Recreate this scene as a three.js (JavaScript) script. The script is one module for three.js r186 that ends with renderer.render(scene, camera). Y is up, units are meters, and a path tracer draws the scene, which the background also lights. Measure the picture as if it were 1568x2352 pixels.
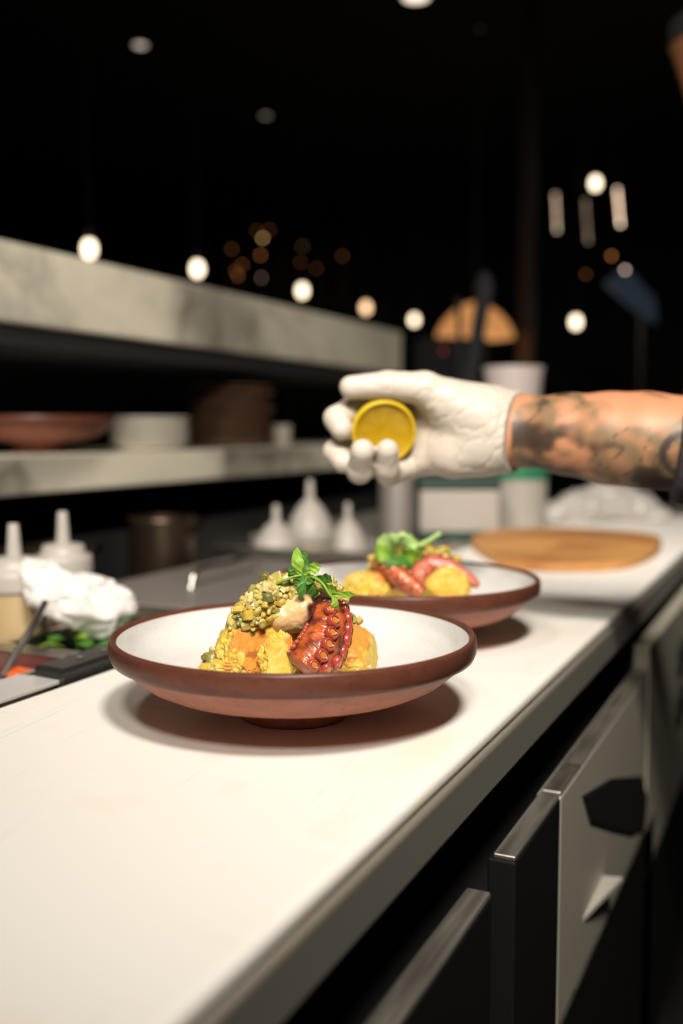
import * as THREE from 'three';
import { RoundedBoxGeometry } from 'three/addons/geometries/RoundedBoxGeometry.js';
import { mergeGeometries, mergeVertices } from 'three/addons/utils/BufferGeometryUtils.js';

// ------------------------------------------------------------------ camera, light, exposure
const scene = new THREE.Scene();
scene.background = new THREE.Color(0x000000);
const renderer = new THREE.WebGLRenderer({ antialias: true });
renderer.toneMapping = THREE.LinearToneMapping;
renderer.toneMappingExposure = 0.61;
renderer.shadowMap.enabled = true;

const YAW = THREE.MathUtils.degToRad(25.3), PITCH = THREE.MathUtils.degToRad(4.75), FOCAL = 2300, EYE = [0, 1.09, 0];
const camera = new THREE.PerspectiveCamera(2 * Math.atan(1176 / FOCAL) * 180 / Math.PI, 1568 / 2352, 0.02, 60);
camera.rotation.order = 'YXZ';
camera.rotation.set(-PITCH, YAW, 0);
camera.position.set(...EYE);
camera.focus = 0.635;
camera.userData.fStop = 2.9;
scene.add(camera);

// hanging heat lamps behind the photographer light the board (their fittings are built further down)
const LAMPS = [
  { at: [0.20, 2.00, 0.56], aim: [-0.35, 0.90, -1.50], cd: 8.0, cone: 0.66, soft: 1, place: 'behind the photographer' },
  { at: [0.24, 2.00, 0.14], aim: [-0.36, 0.90, -1.45], cd: 14.5, cone: 0.78, soft: 1, place: 'over the aisle' },
  { at: [-0.40, 2.30, 0.30], aim: [-1.10, 1.18, -1.45], cd: 11.0, cone: 0.64, soft: 1, place: 'over the prep well' },
  { at: [-0.05, 2.30, -0.35], aim: [-0.26, 0.92, -2.00], cd: 14.0, cone: 0.37, soft: 0.7, place: 'over the far half of the board' },
];
for (const l of LAMPS) {
  const s = new THREE.SpotLight(new THREE.Color(1.0, 0.92, 0.82), l.cd, 0, l.cone, l.soft, 2);
  s.position.set(...l.at); s.target.position.set(...l.aim);
  s.castShadow = true; s.shadow.radius = 5; s.shadow.mapSize.set(2048, 2048);
  s.name = 'heat_lamp_beam';
  scene.add(s, s.target);
}

// ------------------------------------------------------------------ helpers
function mulberry(a) { return () => { a |= 0; a = a + 0x6D2B79F5 | 0; let t = Math.imul(a ^ a >>> 15, 1 | a); t = t + Math.imul(t ^ t >>> 7, 61 | t) ^ t; return ((t ^ t >>> 14) >>> 0) / 4294967296; }; }
const V = (x, y, z) => new THREE.Vector3(x, y, z);
const clamp = (x, a = 0, b = 1) => Math.min(b, Math.max(a, x));
const mix = (a, b, t) => a + (b - a) * t;
const sstep = (a, b, x) => { const t = clamp((x - a) / (b - a)); return t * t * (3 - 2 * t); };
const mix3 = (a, b, t) => [mix(a[0], b[0], t), mix(a[1], b[1], t), mix(a[2], b[2], t)];
// seen from the survey point EYE: a bearing (px, py) and a distance give a point of the room
const HD = V(-Math.sin(YAW), 0, -Math.cos(YAW)), RT = V(Math.cos(YAW), 0, -Math.sin(YAW));
const FW = HD.clone().multiplyScalar(Math.cos(PITCH)).add(V(0, -Math.sin(PITCH), 0)), UP2 = HD.clone().multiplyScalar(Math.sin(PITCH)).add(V(0, Math.cos(PITCH), 0));
function at(px, py, d) { return V(...EYE).addScaledVector(FW, d).addScaledVector(RT, (px - 784) / FOCAL * d).addScaledVector(UP2, -(py - 1176) / FOCAL * d); }
function atY(px, py, y) { const r = at(px, py, 1).sub(V(...EYE)); return V(...EYE).addScaledVector(r, (y - EYE[1]) / r.y); }
// value noise
function h3(x, y, z) { let n = Math.imul(x, 374761393) ^ Math.imul(y, 668265263) ^ Math.imul(z, 2147483647 ^ 0x5bd1e995); n = Math.imul(n ^ n >>> 13, 1274126177); return ((n ^ n >>> 16) >>> 0) / 4294967296; }
function vn(x, y, z) {
  const i = Math.floor(x), j = Math.floor(y), k = Math.floor(z); let u = x - i, v = y - j, w = z - k;
  u = u * u * (3 - 2 * u); v = v * v * (3 - 2 * v); w = w * w * (3 - 2 * w);
  const L = (a, b, t) => a + (b - a) * t;
  return L(L(L(h3(i, j, k), h3(i + 1, j, k), u), L(h3(i, j + 1, k), h3(i + 1, j + 1, k), u), v), L(L(h3(i, j, k + 1), h3(i + 1, j, k + 1), u), L(h3(i, j + 1, k + 1), h3(i + 1, j + 1, k + 1), u), v), w);
}
function fbm(x, y, z, o = 4) { let s = 0, a = 0.5, f = 1; for (let i = 0; i < o; i++) { s += a * vn(x * f, y * f, z * f); a *= 0.5; f *= 2.03; } return s / (1 - Math.pow(0.5, o)); }

const used = new Map();
function numbered(n) { const c = used.get(n) || 0; used.set(n, c + 1); return c ? n + '_' + String(c).padStart(3, '0') : n; }
function shade(o) { o.castShadow = true; o.receiveShadow = true; return o; }
function thing(name, label, category, pos = [0, 0, 0], group, turn = 0) {
  const o = new THREE.Group(); o.name = numbered(name); o.position.set(...(pos.isVector3 ? pos.toArray() : pos)); o.rotation.y = turn;
  o.userData = { label, category }; if (group) o.userData.group = group; scene.add(o); return o;
}
function part(name, geo, mat, parent, label) { const m = shade(new THREE.Mesh(geo, mat)); m.name = name; if (label) m.userData.label = label; parent.add(m); return m; }
// geometry given in room coordinates, made local to its thing
function wpart(name, geo, mat, parent, label) { const p = new THREE.Vector3(); let q = parent; while (q && q !== scene) { p.add(q.position); q = q.parent; } geo.translate(-p.x, -p.y, -p.z); return part(name, geo, mat, parent, label); }
function single(name, geo, mat, label, category, pos, group) { const m = shade(new THREE.Mesh(geo, mat)); m.name = numbered(name); const b = pos.isVector3 ? pos : V(...pos); geo.translate(-b.x, -b.y, -b.z); m.position.copy(b); m.userData = { label, category }; if (group) m.userData.group = group; scene.add(m); return m; }
function structure(name, geo, mat, parent) { const m = shade(new THREE.Mesh(geo, mat)); m.name = name; if (!parent) m.userData.kind = 'structure'; (parent || scene).add(m); return m; }
function boxUV(g) { const p = g.attributes.position, n = g.attributes.normal, u = new Float32Array(p.count * 2); for (let i = 0; i < p.count; i++) { const ax = Math.abs(n.getX(i)), ay = Math.abs(n.getY(i)), az = Math.abs(n.getZ(i)); const x = p.getX(i), y = p.getY(i), z = p.getZ(i); if (ay >= ax && ay >= az) { u[2 * i] = z; u[2 * i + 1] = x; } else if (ax >= az) { u[2 * i] = z; u[2 * i + 1] = y; } else { u[2 * i] = x; u[2 * i + 1] = y; } } g.setAttribute('uv', new THREE.BufferAttribute(u, 2)); return g; }
// box between two corners
function box(x0, x1, y0, y1, z0, z1, r = 0.002, seg = 2) { const w = Math.abs(x1 - x0), h = Math.abs(y1 - y0), d = Math.abs(z1 - z0); const g = r > 0 ? new RoundedBoxGeometry(w, h, d, seg, Math.min(r, w / 2.01, h / 2.01, d / 2.01)) : new THREE.BoxGeometry(w, h, d); g.translate((x0 + x1) / 2, (y0 + y1) / 2, (z0 + z1) / 2); return boxUV(g); }
const lathe = (pts, seg = 64) => new THREE.LatheGeometry(pts.map(p => new THREE.Vector2(p[0], p[1])), seg);
function tube(pts, r, seg = 24, rs = 8) { return new THREE.TubeGeometry(new THREE.CatmullRomCurve3(pts), seg, r, rs, false); }
// merge after dropping index/uv differences
function join(gs) { return mergeGeometries(gs.map(g => { const q = g.index ? g.toNonIndexed() : g; for (const k of Object.keys(q.attributes)) if (!['position', 'normal'].includes(k)) q.deleteAttribute(k); return q; })); }

// naive surface nets on a distance field
function sdfMesh(f, lo, hi, h) {
  const nx = Math.ceil((hi[0] - lo[0]) / h) + 1, ny = Math.ceil((hi[1] - lo[1]) / h) + 1, nz = Math.ceil((hi[2] - lo[2]) / h) + 1;
  const F = new Float32Array(nx * ny * nz); let q = 0;
  for (let k = 0; k < nz; k++) for (let j = 0; j < ny; j++) for (let i = 0; i < nx; i++) F[q++] = f(lo[0] + i * h, lo[1] + j * h, lo[2] + k * h);
  const id = (i, j, k) => i + nx * (j + ny * k), map = new Int32Array(F.length).fill(-1), pos = [], idx = [];
  const C = [[0, 0, 0], [1, 0, 0], [0, 1, 0], [1, 1, 0], [0, 0, 1], [1, 0, 1], [0, 1, 1], [1, 1, 1]], E = [[0, 1], [2, 3], [4, 5], [6, 7], [0, 2], [1, 3], [4, 6], [5, 7], [0, 4], [1, 5], [2, 6], [3, 7]];
  for (let k = 0; k < nz - 1; k++) for (let j = 0; j < ny - 1; j++) for (let i = 0; i < nx - 1; i++) {
    const v = C.map(c => F[id(i + c[0], j + c[1], k + c[2])]); let neg = 0; for (const x of v) if (x < 0) neg++;
    if (neg === 0 || neg === 8) continue;
    let sx = 0, sy = 0, sz = 0, n = 0;
    for (const [a, b] of E) if ((v[a] < 0) !== (v[b] < 0)) { const t = v[a] / (v[a] - v[b]); sx += mix(C[a][0], C[b][0], t); sy += mix(C[a][1], C[b][1], t); sz += mix(C[a][2], C[b][2], t); n++; }
    map[id(i, j, k)] = pos.length / 3; pos.push(lo[0] + (i + sx / n) * h, lo[1] + (j + sy / n) * h, lo[2] + (k + sz / n) * h);
  }
  const quad = (a, b, c, d, flip) => { if (a < 0 || b < 0 || c < 0 || d < 0) return; if (flip) idx.push(a, c, b, a, d, c); else idx.push(a, b, c, a, c, d); };
  for (let k = 1; k < nz - 1; k++) for (let j = 1; j < ny - 1; j++) for (let i = 1; i < nx - 1; i++) {
    const a = F[id(i, j, k)] < 0;
    if (a !== (F[id(i + 1, j, k)] < 0)) quad(map[id(i, j - 1, k - 1)], map[id(i, j, k - 1)], map[id(i, j, k)], map[id(i, j - 1, k)], !a);
    if (a !== (F[id(i, j + 1, k)] < 0)) quad(map[id(i - 1, j, k - 1)], map[id(i - 1, j, k)], map[id(i, j, k)], map[id(i, j, k - 1)], !a);
    if (a !== (F[id(i, j, k + 1)] < 0)) quad(map[id(i - 1, j - 1, k)], map[id(i, j - 1, k)], map[id(i, j, k)], map[id(i - 1, j, k)], !a);
  }
  const g = new THREE.BufferGeometry(); g.setAttribute('position', new THREE.Float32BufferAttribute(pos, 3)); g.setIndex(idx);
  const nor = new Float32Array(pos.length), e = h * 0.5;
  for (let i = 0; i < pos.length; i += 3) { const x = pos[i], y = pos[i + 1], z = pos[i + 2]; let a = f(x + e, y, z) - f(x - e, y, z), b = f(x, y + e, z) - f(x, y - e, z), c = f(x, y, z + e) - f(x, y, z - e); const l = Math.hypot(a, b, c) || 1; nor[i] = a / l; nor[i + 1] = b / l; nor[i + 2] = c / l; }
  g.setAttribute('normal', new THREE.BufferAttribute(nor, 3)); return g;
}
function capsule(a, b, ra, rb) { const bx = b.x - a.x, by = b.y - a.y, bz = b.z - a.z, L = bx * bx + by * by + bz * bz || 1e-9; return (x, y, z) => { const px = x - a.x, py = y - a.y, pz = z - a.z, t = clamp((px * bx + py * by + pz * bz) / L); return Math.hypot(px - t * bx, py - t * by, pz - t * bz) - (ra + (rb - ra) * t); }; }
function smin(a, b, k) { const h = Math.max(k - Math.abs(a - b), 0) / k; return Math.min(a, b) - h * h * k * 0.25; }
function union(fs, k) { return (x, y, z) => { let d = 1e9; for (const f of fs) d = smin(d, f(x, y, z), k); return d; }; }
function bounds(pts, pad) { const b = new THREE.Box3().setFromPoints(pts).expandByScalar(pad); return [b.min.toArray(), b.max.toArray()]; }
function paint(g, fn) { const p = g.attributes.position, n = g.attributes.normal, c = new Float32Array(p.count * 3); for (let i = 0; i < p.count; i++) { const k = fn(p.getX(i), p.getY(i), p.getZ(i), n.getX(i), n.getY(i), n.getZ(i)); c[3 * i] = k[0]; c[3 * i + 1] = k[1]; c[3 * i + 2] = k[2]; } g.setAttribute('color', new THREE.BufferAttribute(c, 3)); return g; }

function texture(w, h, fn, srgb = true) {
  const d = new Uint8Array(w * h * 4);
  for (let y = 0; y < h; y++) for (let x = 0; x < w; x++) { const c = fn(x / w, y / h), o = 4 * (y * w + x); d[o] = clamp(c[0]) * 255; d[o + 1] = clamp(c[1]) * 255; d[o + 2] = clamp(c[2]) * 255; d[o + 3] = 255; }
  const t = new THREE.DataTexture(d, w, h); t.wrapS = t.wrapT = THREE.RepeatWrapping; t.magFilter = THREE.LinearFilter; t.minFilter = THREE.LinearFilter; if (srgb) t.colorSpace = THREE.SRGBColorSpace; t.needsUpdate = true; return t;
}
const lin = (r, g, b) => new THREE.Color().setRGB(r, g, b);
const M = (o) => new THREE.MeshStandardMaterial(o);
const P = (o) => new THREE.MeshPhysicalMaterial(o);

// ------------------------------------------------------------------ materials
const marbleTex = texture(1024, 512, (u, v) => {
  const x = u * 9, y = v * 4.5, w = fbm(x * .8, y * .8, 3, 4), s = Math.abs(fbm(x * .7 + w * 2.2, y * .9 + w * 1.5, 7, 5) - .5) * 2;
  const vein = Math.pow(1 - clamp(s * 2.4), 3), cl = sstep(.45, .75, fbm(x * .55 + 9, y * .7, 12, 4));
  const k = clamp(1 - .20 * vein - .34 * cl - .05 * (fbm(x * 14, y * 14, 2, 2) - .5));
  return [.90 * k, .875 * k, .795 * k];
}); marbleTex.repeat.set(1 / 1.6, 1 / .8);
const boardTex = texture(1536, 768, (u, v) => {
  const x = u * 3, y = v * 1.5, st = sstep(.60, .82, fbm(x * 3.1, y * 4, 5, 4)) * .5 + sstep(.68, .8, fbm(x * 9 + 4, y * 11, 8, 3)) * .3;
  const scr = sstep(.80, .9, fbm(x * 5 + y * 2, y * 120 - x * 16, 4, 2)) * .035 + sstep(.8, .9, fbm(x * 60, y * 7 + x * 4, 14, 2)) * .02;
  return [.945 - scr, .93 - .035 * st - scr, .905 - .085 * st - scr];
}); boardTex.repeat.set(1 / 1.2, 1 / .6);
const woodTex = texture(512, 512, (u, v) => {
  const g = fbm(u * 3, v * 46, 2, 4), p = sstep(.42, .72, fbm(u * 3.2 + 2, v * 3.2, 9, 4)), f = fbm(u * 40, v * 160, 5, 2);
  const c = mix3([.80, .58, .33], [.62, .38, .19], p * .75); const k = .86 + .2 * g + .08 * (f - .5);
  return [c[0] * k, c[1] * k, c[2] * k];
}); woodTex.repeat.set(1 / .4, 1 / .4);
const steelRough = texture(512, 512, (u, v) => { const k = .30 + .22 * fbm(u * 6, v * 90, 3, 3) + .22 * fbm(u * 7, v * 7, 6, 4); return [k, k, k]; }, false); steelRough.repeat.set(2.5, 2.5);
const speckTex = texture(512, 512, (u, v) => { const s = sstep(.74, .86, fbm(u * 90, v * 90, 3, 2)) * .07, k = .87 - .03 * fbm(u * 9, v * 9, 4, 3); return [k - s, k - s * 1.1 - .006, k - s * 1.3 - .016]; }); speckTex.repeat.set(3, 1.5);
const clayTex = texture(512, 256, (u, v) => { const k = .86 + .2 * fbm(u * 30, v * 22, 4, 4) - .16 * sstep(.72, .82, fbm(u * 120, v * 60, 8, 2)); return [.66 * k, .42 * k, .335 * k]; }); clayTex.repeat.set(2, 1);
const rimTex = texture(512, 128, (u, v) => { const k = .9 + .2 * fbm(u * 40, v * 8, 4, 3) - .12 * sstep(.70, .8, fbm(u * 160, v * 20, 8, 2)); return [.37 * k, .215 * k, .165 * k]; }); rimTex.repeat.set(2, 1);
const fineBump = texture(256, 256, (u, v) => { const k = fbm(u * 40, v * 40, 2, 3); return [k, k, k]; }, false);

const mBoard = P({ map: boardTex, roughness: .55, specularIntensity: .4 });
const mSteel = M({ color: lin(.56, .53, .47), metalness: 1, roughness: 1, roughnessMap: steelRough });
const mSteelDull = M({ color: lin(.40, .375, .33), metalness: .75, roughness: .52 });
const mSteelPlain = M({ color: lin(.62, .6, .56), metalness: 1, roughness: .28 });
const mFascia = M({ color: lin(.56, .53, .46), metalness: .85, roughness: .45 });
const mDrawer = P({ color: lin(.008, .008, .008), roughness: .6, specularIntensity: .25 });
const mLip = M({ color: lin(.66, .62, .56), metalness: .4, roughness: .45 });
const mPanel = M({ color: lin(.46, .43, .35), metalness: .3, roughness: .5 });
const mBlack = M({ color: lin(.012, .012, .012), roughness: .42 });
const mBlackMatt = M({ color: lin(.010, .010, .010), roughness: .9 });
const mMarble = P({ map: marbleTex, roughness: .35 });
const mClay = P({ map: clayTex, roughness: .48, specularIntensity: .55, bumpMap: fineBump, bumpScale: .0002 });
const mRim = P({ map: rimTex, roughness: .36, specularIntensity: .6 });
const mGlaze = P({ map: speckTex, roughness: .22, clearcoat: .4, clearcoatRoughness: .15 });
const mWood = M({ map: woodTex, roughness: .6 });
const mGlove = P({ color: lin(.58, .515, .44), roughness: .5, sheen: .2 });
const mVert = (o = {}) => P({ vertexColors: true, roughness: .5, ...o });
const mCloth = M({ color: lin(.78, .75, .72), roughness: .95 });
const mBottle = P({ color: lin(.85, .80, .72), roughness: .22, transmission: .8, thickness: 0 });
const mCap = P({ color: lin(.46, .425, .38), roughness: .42 });
const mGlow = (r, g, b, k) => M({ color: lin(.02, .02, .02), emissive: lin(r, g, b), emissiveIntensity: k, roughness: .6 });

// ------------------------------------------------------------------ the room
const mWall = M({ color: lin(.010, .011, .011), roughness: .95 }), mFloor = M({ color: lin(.02, .019, .018), roughness: .6 }), mCeil = M({ color: lin(.008, .009, .009), roughness: .95 });
const RX0 = -6, RX1 = 1.6, RZ0 = -8, RZ1 = 2.4, RH = 2.8;
structure('floor', box(RX0, RX1, -.1, 0, RZ0, RZ1, 0), mFloor);
structure('ceiling', box(RX0, RX1, RH, RH + .1, RZ0, RZ1, 0), mCeil);
structure('wall_left', box(RX0 - .1, RX0, 0, RH, RZ0, RZ1, 0), mWall);
structure('wall_right', box(RX1, RX1 + .1, 0, RH, RZ0, RZ1, 0), mWall);
structure('wall_back', box(RX0, RX1, 0, RH, RZ0 - .1, RZ0, 0), mWall);
structure('wall_front', box(RX0, RX1, 0, RH, RZ1, RZ1 + .1, 0), mWall);

// ------------------------------------------------------------------ prep table: cabinet, steel fascia, drawers, well
const CT = 0.90;
{
  const t = thing('prep_table', 'stainless prep refrigerator with black drawers carrying the long white board', 'prep table', [-.34, 0, -.9]);
  wpart('cabinet', box(-.98, -.215, .10, .785, .75, -2.75, .003), mBlackMatt, t);
  wpart('fascia', box(-.215, -.178, .860, .8885, .75, -2.75, .0025), mFascia, t, 'dull steel front rail under the white board');
  wpart('board_support', box(-.503, -.245, .785, .8885, .75, -2.75, .002), mSteelDull, t);
  wpart('well_floor', box(-.98, -.503, .785, .80, .75, -1.66, .001), mSteelDull, t);
  wpart('steel_deck', box(-.98, -.503, .785, .8885, -1.66, -2.75, .003), mSteelDull, t);
  wpart('plinth', box(-.95, -.25, .0, .10, .70, -2.7, .002), mBlackMatt, t);
  // drawers: a steel strip along the top of each front
  const drawer = (z0, z1, y0, y1, front, strip = true) => {
    const d = new THREE.Group(); d.name = 'drawer'; t.add(d); d.position.set(.34, 0, .9);
    part('drawer_front', box(-.182, -.163, y0, y1 - .003, z0, z1, .002), front, d);
    if (strip) part('grip_edge', box(-.1785, -.1635, y1 - .0035, y1 + .0005, z0 - .001, z1 + .001, .0015), mSteel, d, 'worn steel strip along the drawer top');
    return d;
  };
  drawer(.70, -.553, .46, .818, mDrawer);
  drawer(-.604, -.728, .30, .818, mDrawer);
  const d3 = drawer(-.730, -1.16, .632, .818, mPanel);
  const lower = drawer(-.730, -1.24, .30, .628, mDrawer);
  const poly = (pts, y0, th) => { const sh = new THREE.Shape(pts.map(p => new THREE.Vector2(p[0], -p[1]))); const g = new THREE.ExtrudeGeometry(sh, { depth: th, bevelEnabled: false }); g.rotateX(-Math.PI / 2); g.translate(0, y0, 0); return g; };
  part('pull_lip', poly([[-.20, -.775], [-.168, -.790], [-.146, -.913], [-.20, -.900]], .676, .004), mLip, d3, 'bright steel lip jutting from the drawer');
  { const pts = [[-.812, .787], [-.932, .758], [-1.12, .700], [-1.155, .668], [-1.150, .640], [-1.06, .668], [-.936, .720], [-.84, .762]]; const sh = new THREE.Shape(pts.map(p => new THREE.Vector2(-p[0], p[1]))); const g = new THREE.ExtrudeGeometry(sh, { depth: .003, bevelEnabled: true, bevelSize: .006, bevelThickness: .001, bevelSegments: 2 }); g.rotateY(Math.PI / 2); g.translate(-.1645, 0, 0); part('pull_recess', g, mBlack, d3, 'black finger pull'); }
  const d4 = drawer(-1.172, -1.62, .57, .845, mPanel, false);
  for (const y of [.775, .705]) part('hinge', box(-.165, -.155, y - .018, y + .018, -1.43, -1.49, .002), mBlack, d4);
  drawer(-1.172, -1.62, .30, .565, mDrawer);
  drawer(-1.635, -2.2, .57, .845, mPanel, false);
  const rl = thing('steel_rail', 'steel rail along the back edge of the white board', 'rail', [-.53, .80, -.4]);
  wpart('rail_top', box(-.556, -.503, .8005, .8925, .75, -1.655, .003), mSteel, rl);
  wpart('rail_lip', box(-.566, -.556, .8005, .8965, .75, -1.655, .002), mSteelPlain, rl, 'bright folded lip of the rail');
  single('splash_panel', box(-.995, -.981, .0, .93, .75, -2.75, .002), mBlack, 'dark panel behind the prep well under the marble shelf', 'panel', [-.988, 0, -1]);
}
single('cutting_board', box(-.501, -.181, .889, CT, .72, -2.30, .005, 4), mBoard, 'long white plastic cutting board covering the prep counter', 'cutting board', [-.34, .889, -.8]);

// ------------------------------------------------------------------ bowls
function makeBowl(label, cx, cz, y0 = CT, group) {
  const b = thing('dinner_bowl', label, 'bowl', [cx, y0, cz], group);
  part('clay_body', lathe([[0, .0145], [.030, .0145], [.0315, .001], [.0325, 0], [.0355, 0], [.0365, .001], [.0385, .0150], [.060, .0172], [.080, .0202], [.090, .0232], [.100, .0282], [.1075, .0345], [.1120, .0393], [.1150, .0420]], 128), mClay, b, 'unglazed terracotta underside');
  part('rim_band', lathe([[.1130, .0408], [.1160, .0412], [.1188, .0425], [.1202, .046], [.1206, .0505], [.1202, .0545], [.1192, .0562], [.1178, .0566], [.1164, .0558], [.1154, .0540]], 128), mRim, b, 'darker smooth brown rim band');
  part('glaze', lathe([[.1156, .0543], [.1150, .0510], [.1130, .0450], [.1080, .0385], [.0985, .0318], [.0840, .0265], [.0600, .0230], [.0300, .0215], [0, .0213]], 128), mGlaze, b, 'white glazed inside');
  return b;
}
const B1 = V(-.309, CT, -.58), B2 = V(-.334, CT, -.846);
makeBowl('terracotta bowl with white glaze nearest the camera, in sharp focus', B1.x, B1.z);
makeBowl('terracotta bowl with white glaze standing behind the sharp one', B2.x, B2.z);

// ------------------------------------------------------------------ food
// an irregular lump
function lump(c, r, seed, { rough = .16, fine = .05, cuts = [], detail = 22, tilt = [0, 0, 0] } = {}) {
  let g = new THREE.IcosahedronGeometry(1, detail); g.deleteAttribute('uv'); g.deleteAttribute('normal'); g = mergeVertices(g, 1e-4);
  const p = g.attributes.position, q = V(0, 0, 0);
  for (let i = 0; i < p.count; i++) {
    q.fromBufferAttribute(p, i); let k = 1 + rough * 2 * (fbm(q.x * 1.5 + seed, q.y * 1.5, q.z * 1.5 + seed * 2, 3) - .5) + fine * 2 * (fbm(q.x * 7 + seed, q.y * 7, q.z * 7, 3) - .5) + fine * .45 * (fbm(q.x * 26, q.y * 26 + seed, q.z * 26, 2) - .5);
    q.multiplyScalar(k);
    for (const [nx, ny, nz, d] of cuts) { const s = q.x * nx + q.y * ny + q.z * nz; const lim = d + .05 * (fbm(q.x * 6, q.y * 6, q.z * 6 + seed, 3) - .5); if (s > lim) { const e = (s - lim) * .94; q.x -= nx * e; q.y -= ny * e; q.z -= nz * e; } }
    p.setXYZ(i, q.x * r[0], q.y * r[1], q.z * r[2]);
  }
  g.rotateX(tilt[0]); g.rotateY(tilt[1]); g.rotateZ(tilt[2]); g.rotateY(YAW); g.computeVertexNormals(); g.translate(c.x, c.y, c.z); return g;
}
const mPotato = mVert({ roughness: .55, clearcoat: .25, clearcoatRoughness: .35 });
const POT = { flesh: [.66, .43, .04], pale: [.70, .53, .14], crust: [.62, .22, .028], brown: [.24, .065, .012] };
function potato(label, c, r, seed, opt, crust) {   // crust: [direction, threshold]
  const g = lump(c, r, seed, opt), s = 60;
  const dir = crust.dir.clone().normalize();
  paint(g, (x, y, z, nx, ny, nz) => {
    const n1 = fbm(x * 90 + seed, y * 90, z * 90, 4), n2 = fbm(x * 300, y * 300 + seed, z * 300, 3);
    const a = (x - c.x) / r[0] * dir.x + (y - c.y) / r[1] * dir.y + (z - c.z) / r[2] * dir.z;
    const m = sstep(crust.t - .06, crust.t + .10, a + (n1 - .5) * 1.5);
    let k = mix3(mix3(POT.flesh, POT.pale, sstep(.4, .7, n2)), POT.crust, m * .85);
    k = mix3(k, POT.crust, (1 - m) * sstep(.58, .72, fbm(x * 110 + 9, y * 110, z * 110 + seed, 3)) * .45); k = mix3(k, POT.brown, m * sstep(.56, .72, fbm(x * 170 + 4, y * 170, z * 170 + seed, 3)) * .7);
    return k;
  });
  return single('potato_chunk', g, mPotato, label, 'potato', [c.x, c.y - r[1], c.z]);
}
const D1 = .665, D2 = .918;
const F1 = (px, py, w = 0) => at(px, py, D1 - w), F2 = (px, py, w = 0) => at(px, py, D2 - w);
const dirCam = (u, v, w) => RT.clone().multiplyScalar(u).add(V(0, v, 0)).addScaledVector(HD, -w);

potato('large golden potato chunk at the left of the near bowl, crust facing right', F1(556, 1498, .018), [.0175, .0205, .016], 3.1, { rough: .22, fine: .11, detail: 56, cuts: [[.55, .35, .75, .72], [-.7, .6, .2, .86]] }, { dir: dirCam(.7, .35, .4), t: .30 });
potato('pale crumbly potato piece in the middle of the near bowl', F1(642, 1512, .030), [.0115, .0155, .010], 8.4, { rough: .3, fine: .16, detail: 48, cuts: [[.2, .1, .95, .6]] }, { dir: dirCam(.9, .2, .2), t: .62 });
potato('small smooth yellow potato wedge between two larger pieces of the near bowl', F1(620, 1464, .012), [.0085, .012, .008], 12.7, { rough: .2, fine: .04 }, { dir: dirCam(1, .5, 0), t: 1.3 });
potato('flat crusted potato chunk at the right of the near bowl, beside the suckers', F1(803, 1505, .008), [.0190, .0205, .017], 21.5, { rough: .16, fine: .08, detail: 56, cuts: [[.45, .72, .5, .74], [.93, .2, .3, .78]] }, { dir: dirCam(-.35, .85, .3), t: .25 });
potato('potato chunk buried under the relish of the near bowl', F1(668, 1478, -.012), [.026, .022, .020], 31.5, { rough: .2, fine: .06 }, { dir: dirCam(0, .4, 1), t: .5 });
potato('low potato crumb at the foot of the large left chunk in the near bowl', F1(525, 1532, .022), [.013, .0075, .011], 37.2, { rough: .3, fine: .12 }, { dir: dirCam(.2, .2, 1), t: .75 });

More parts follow.
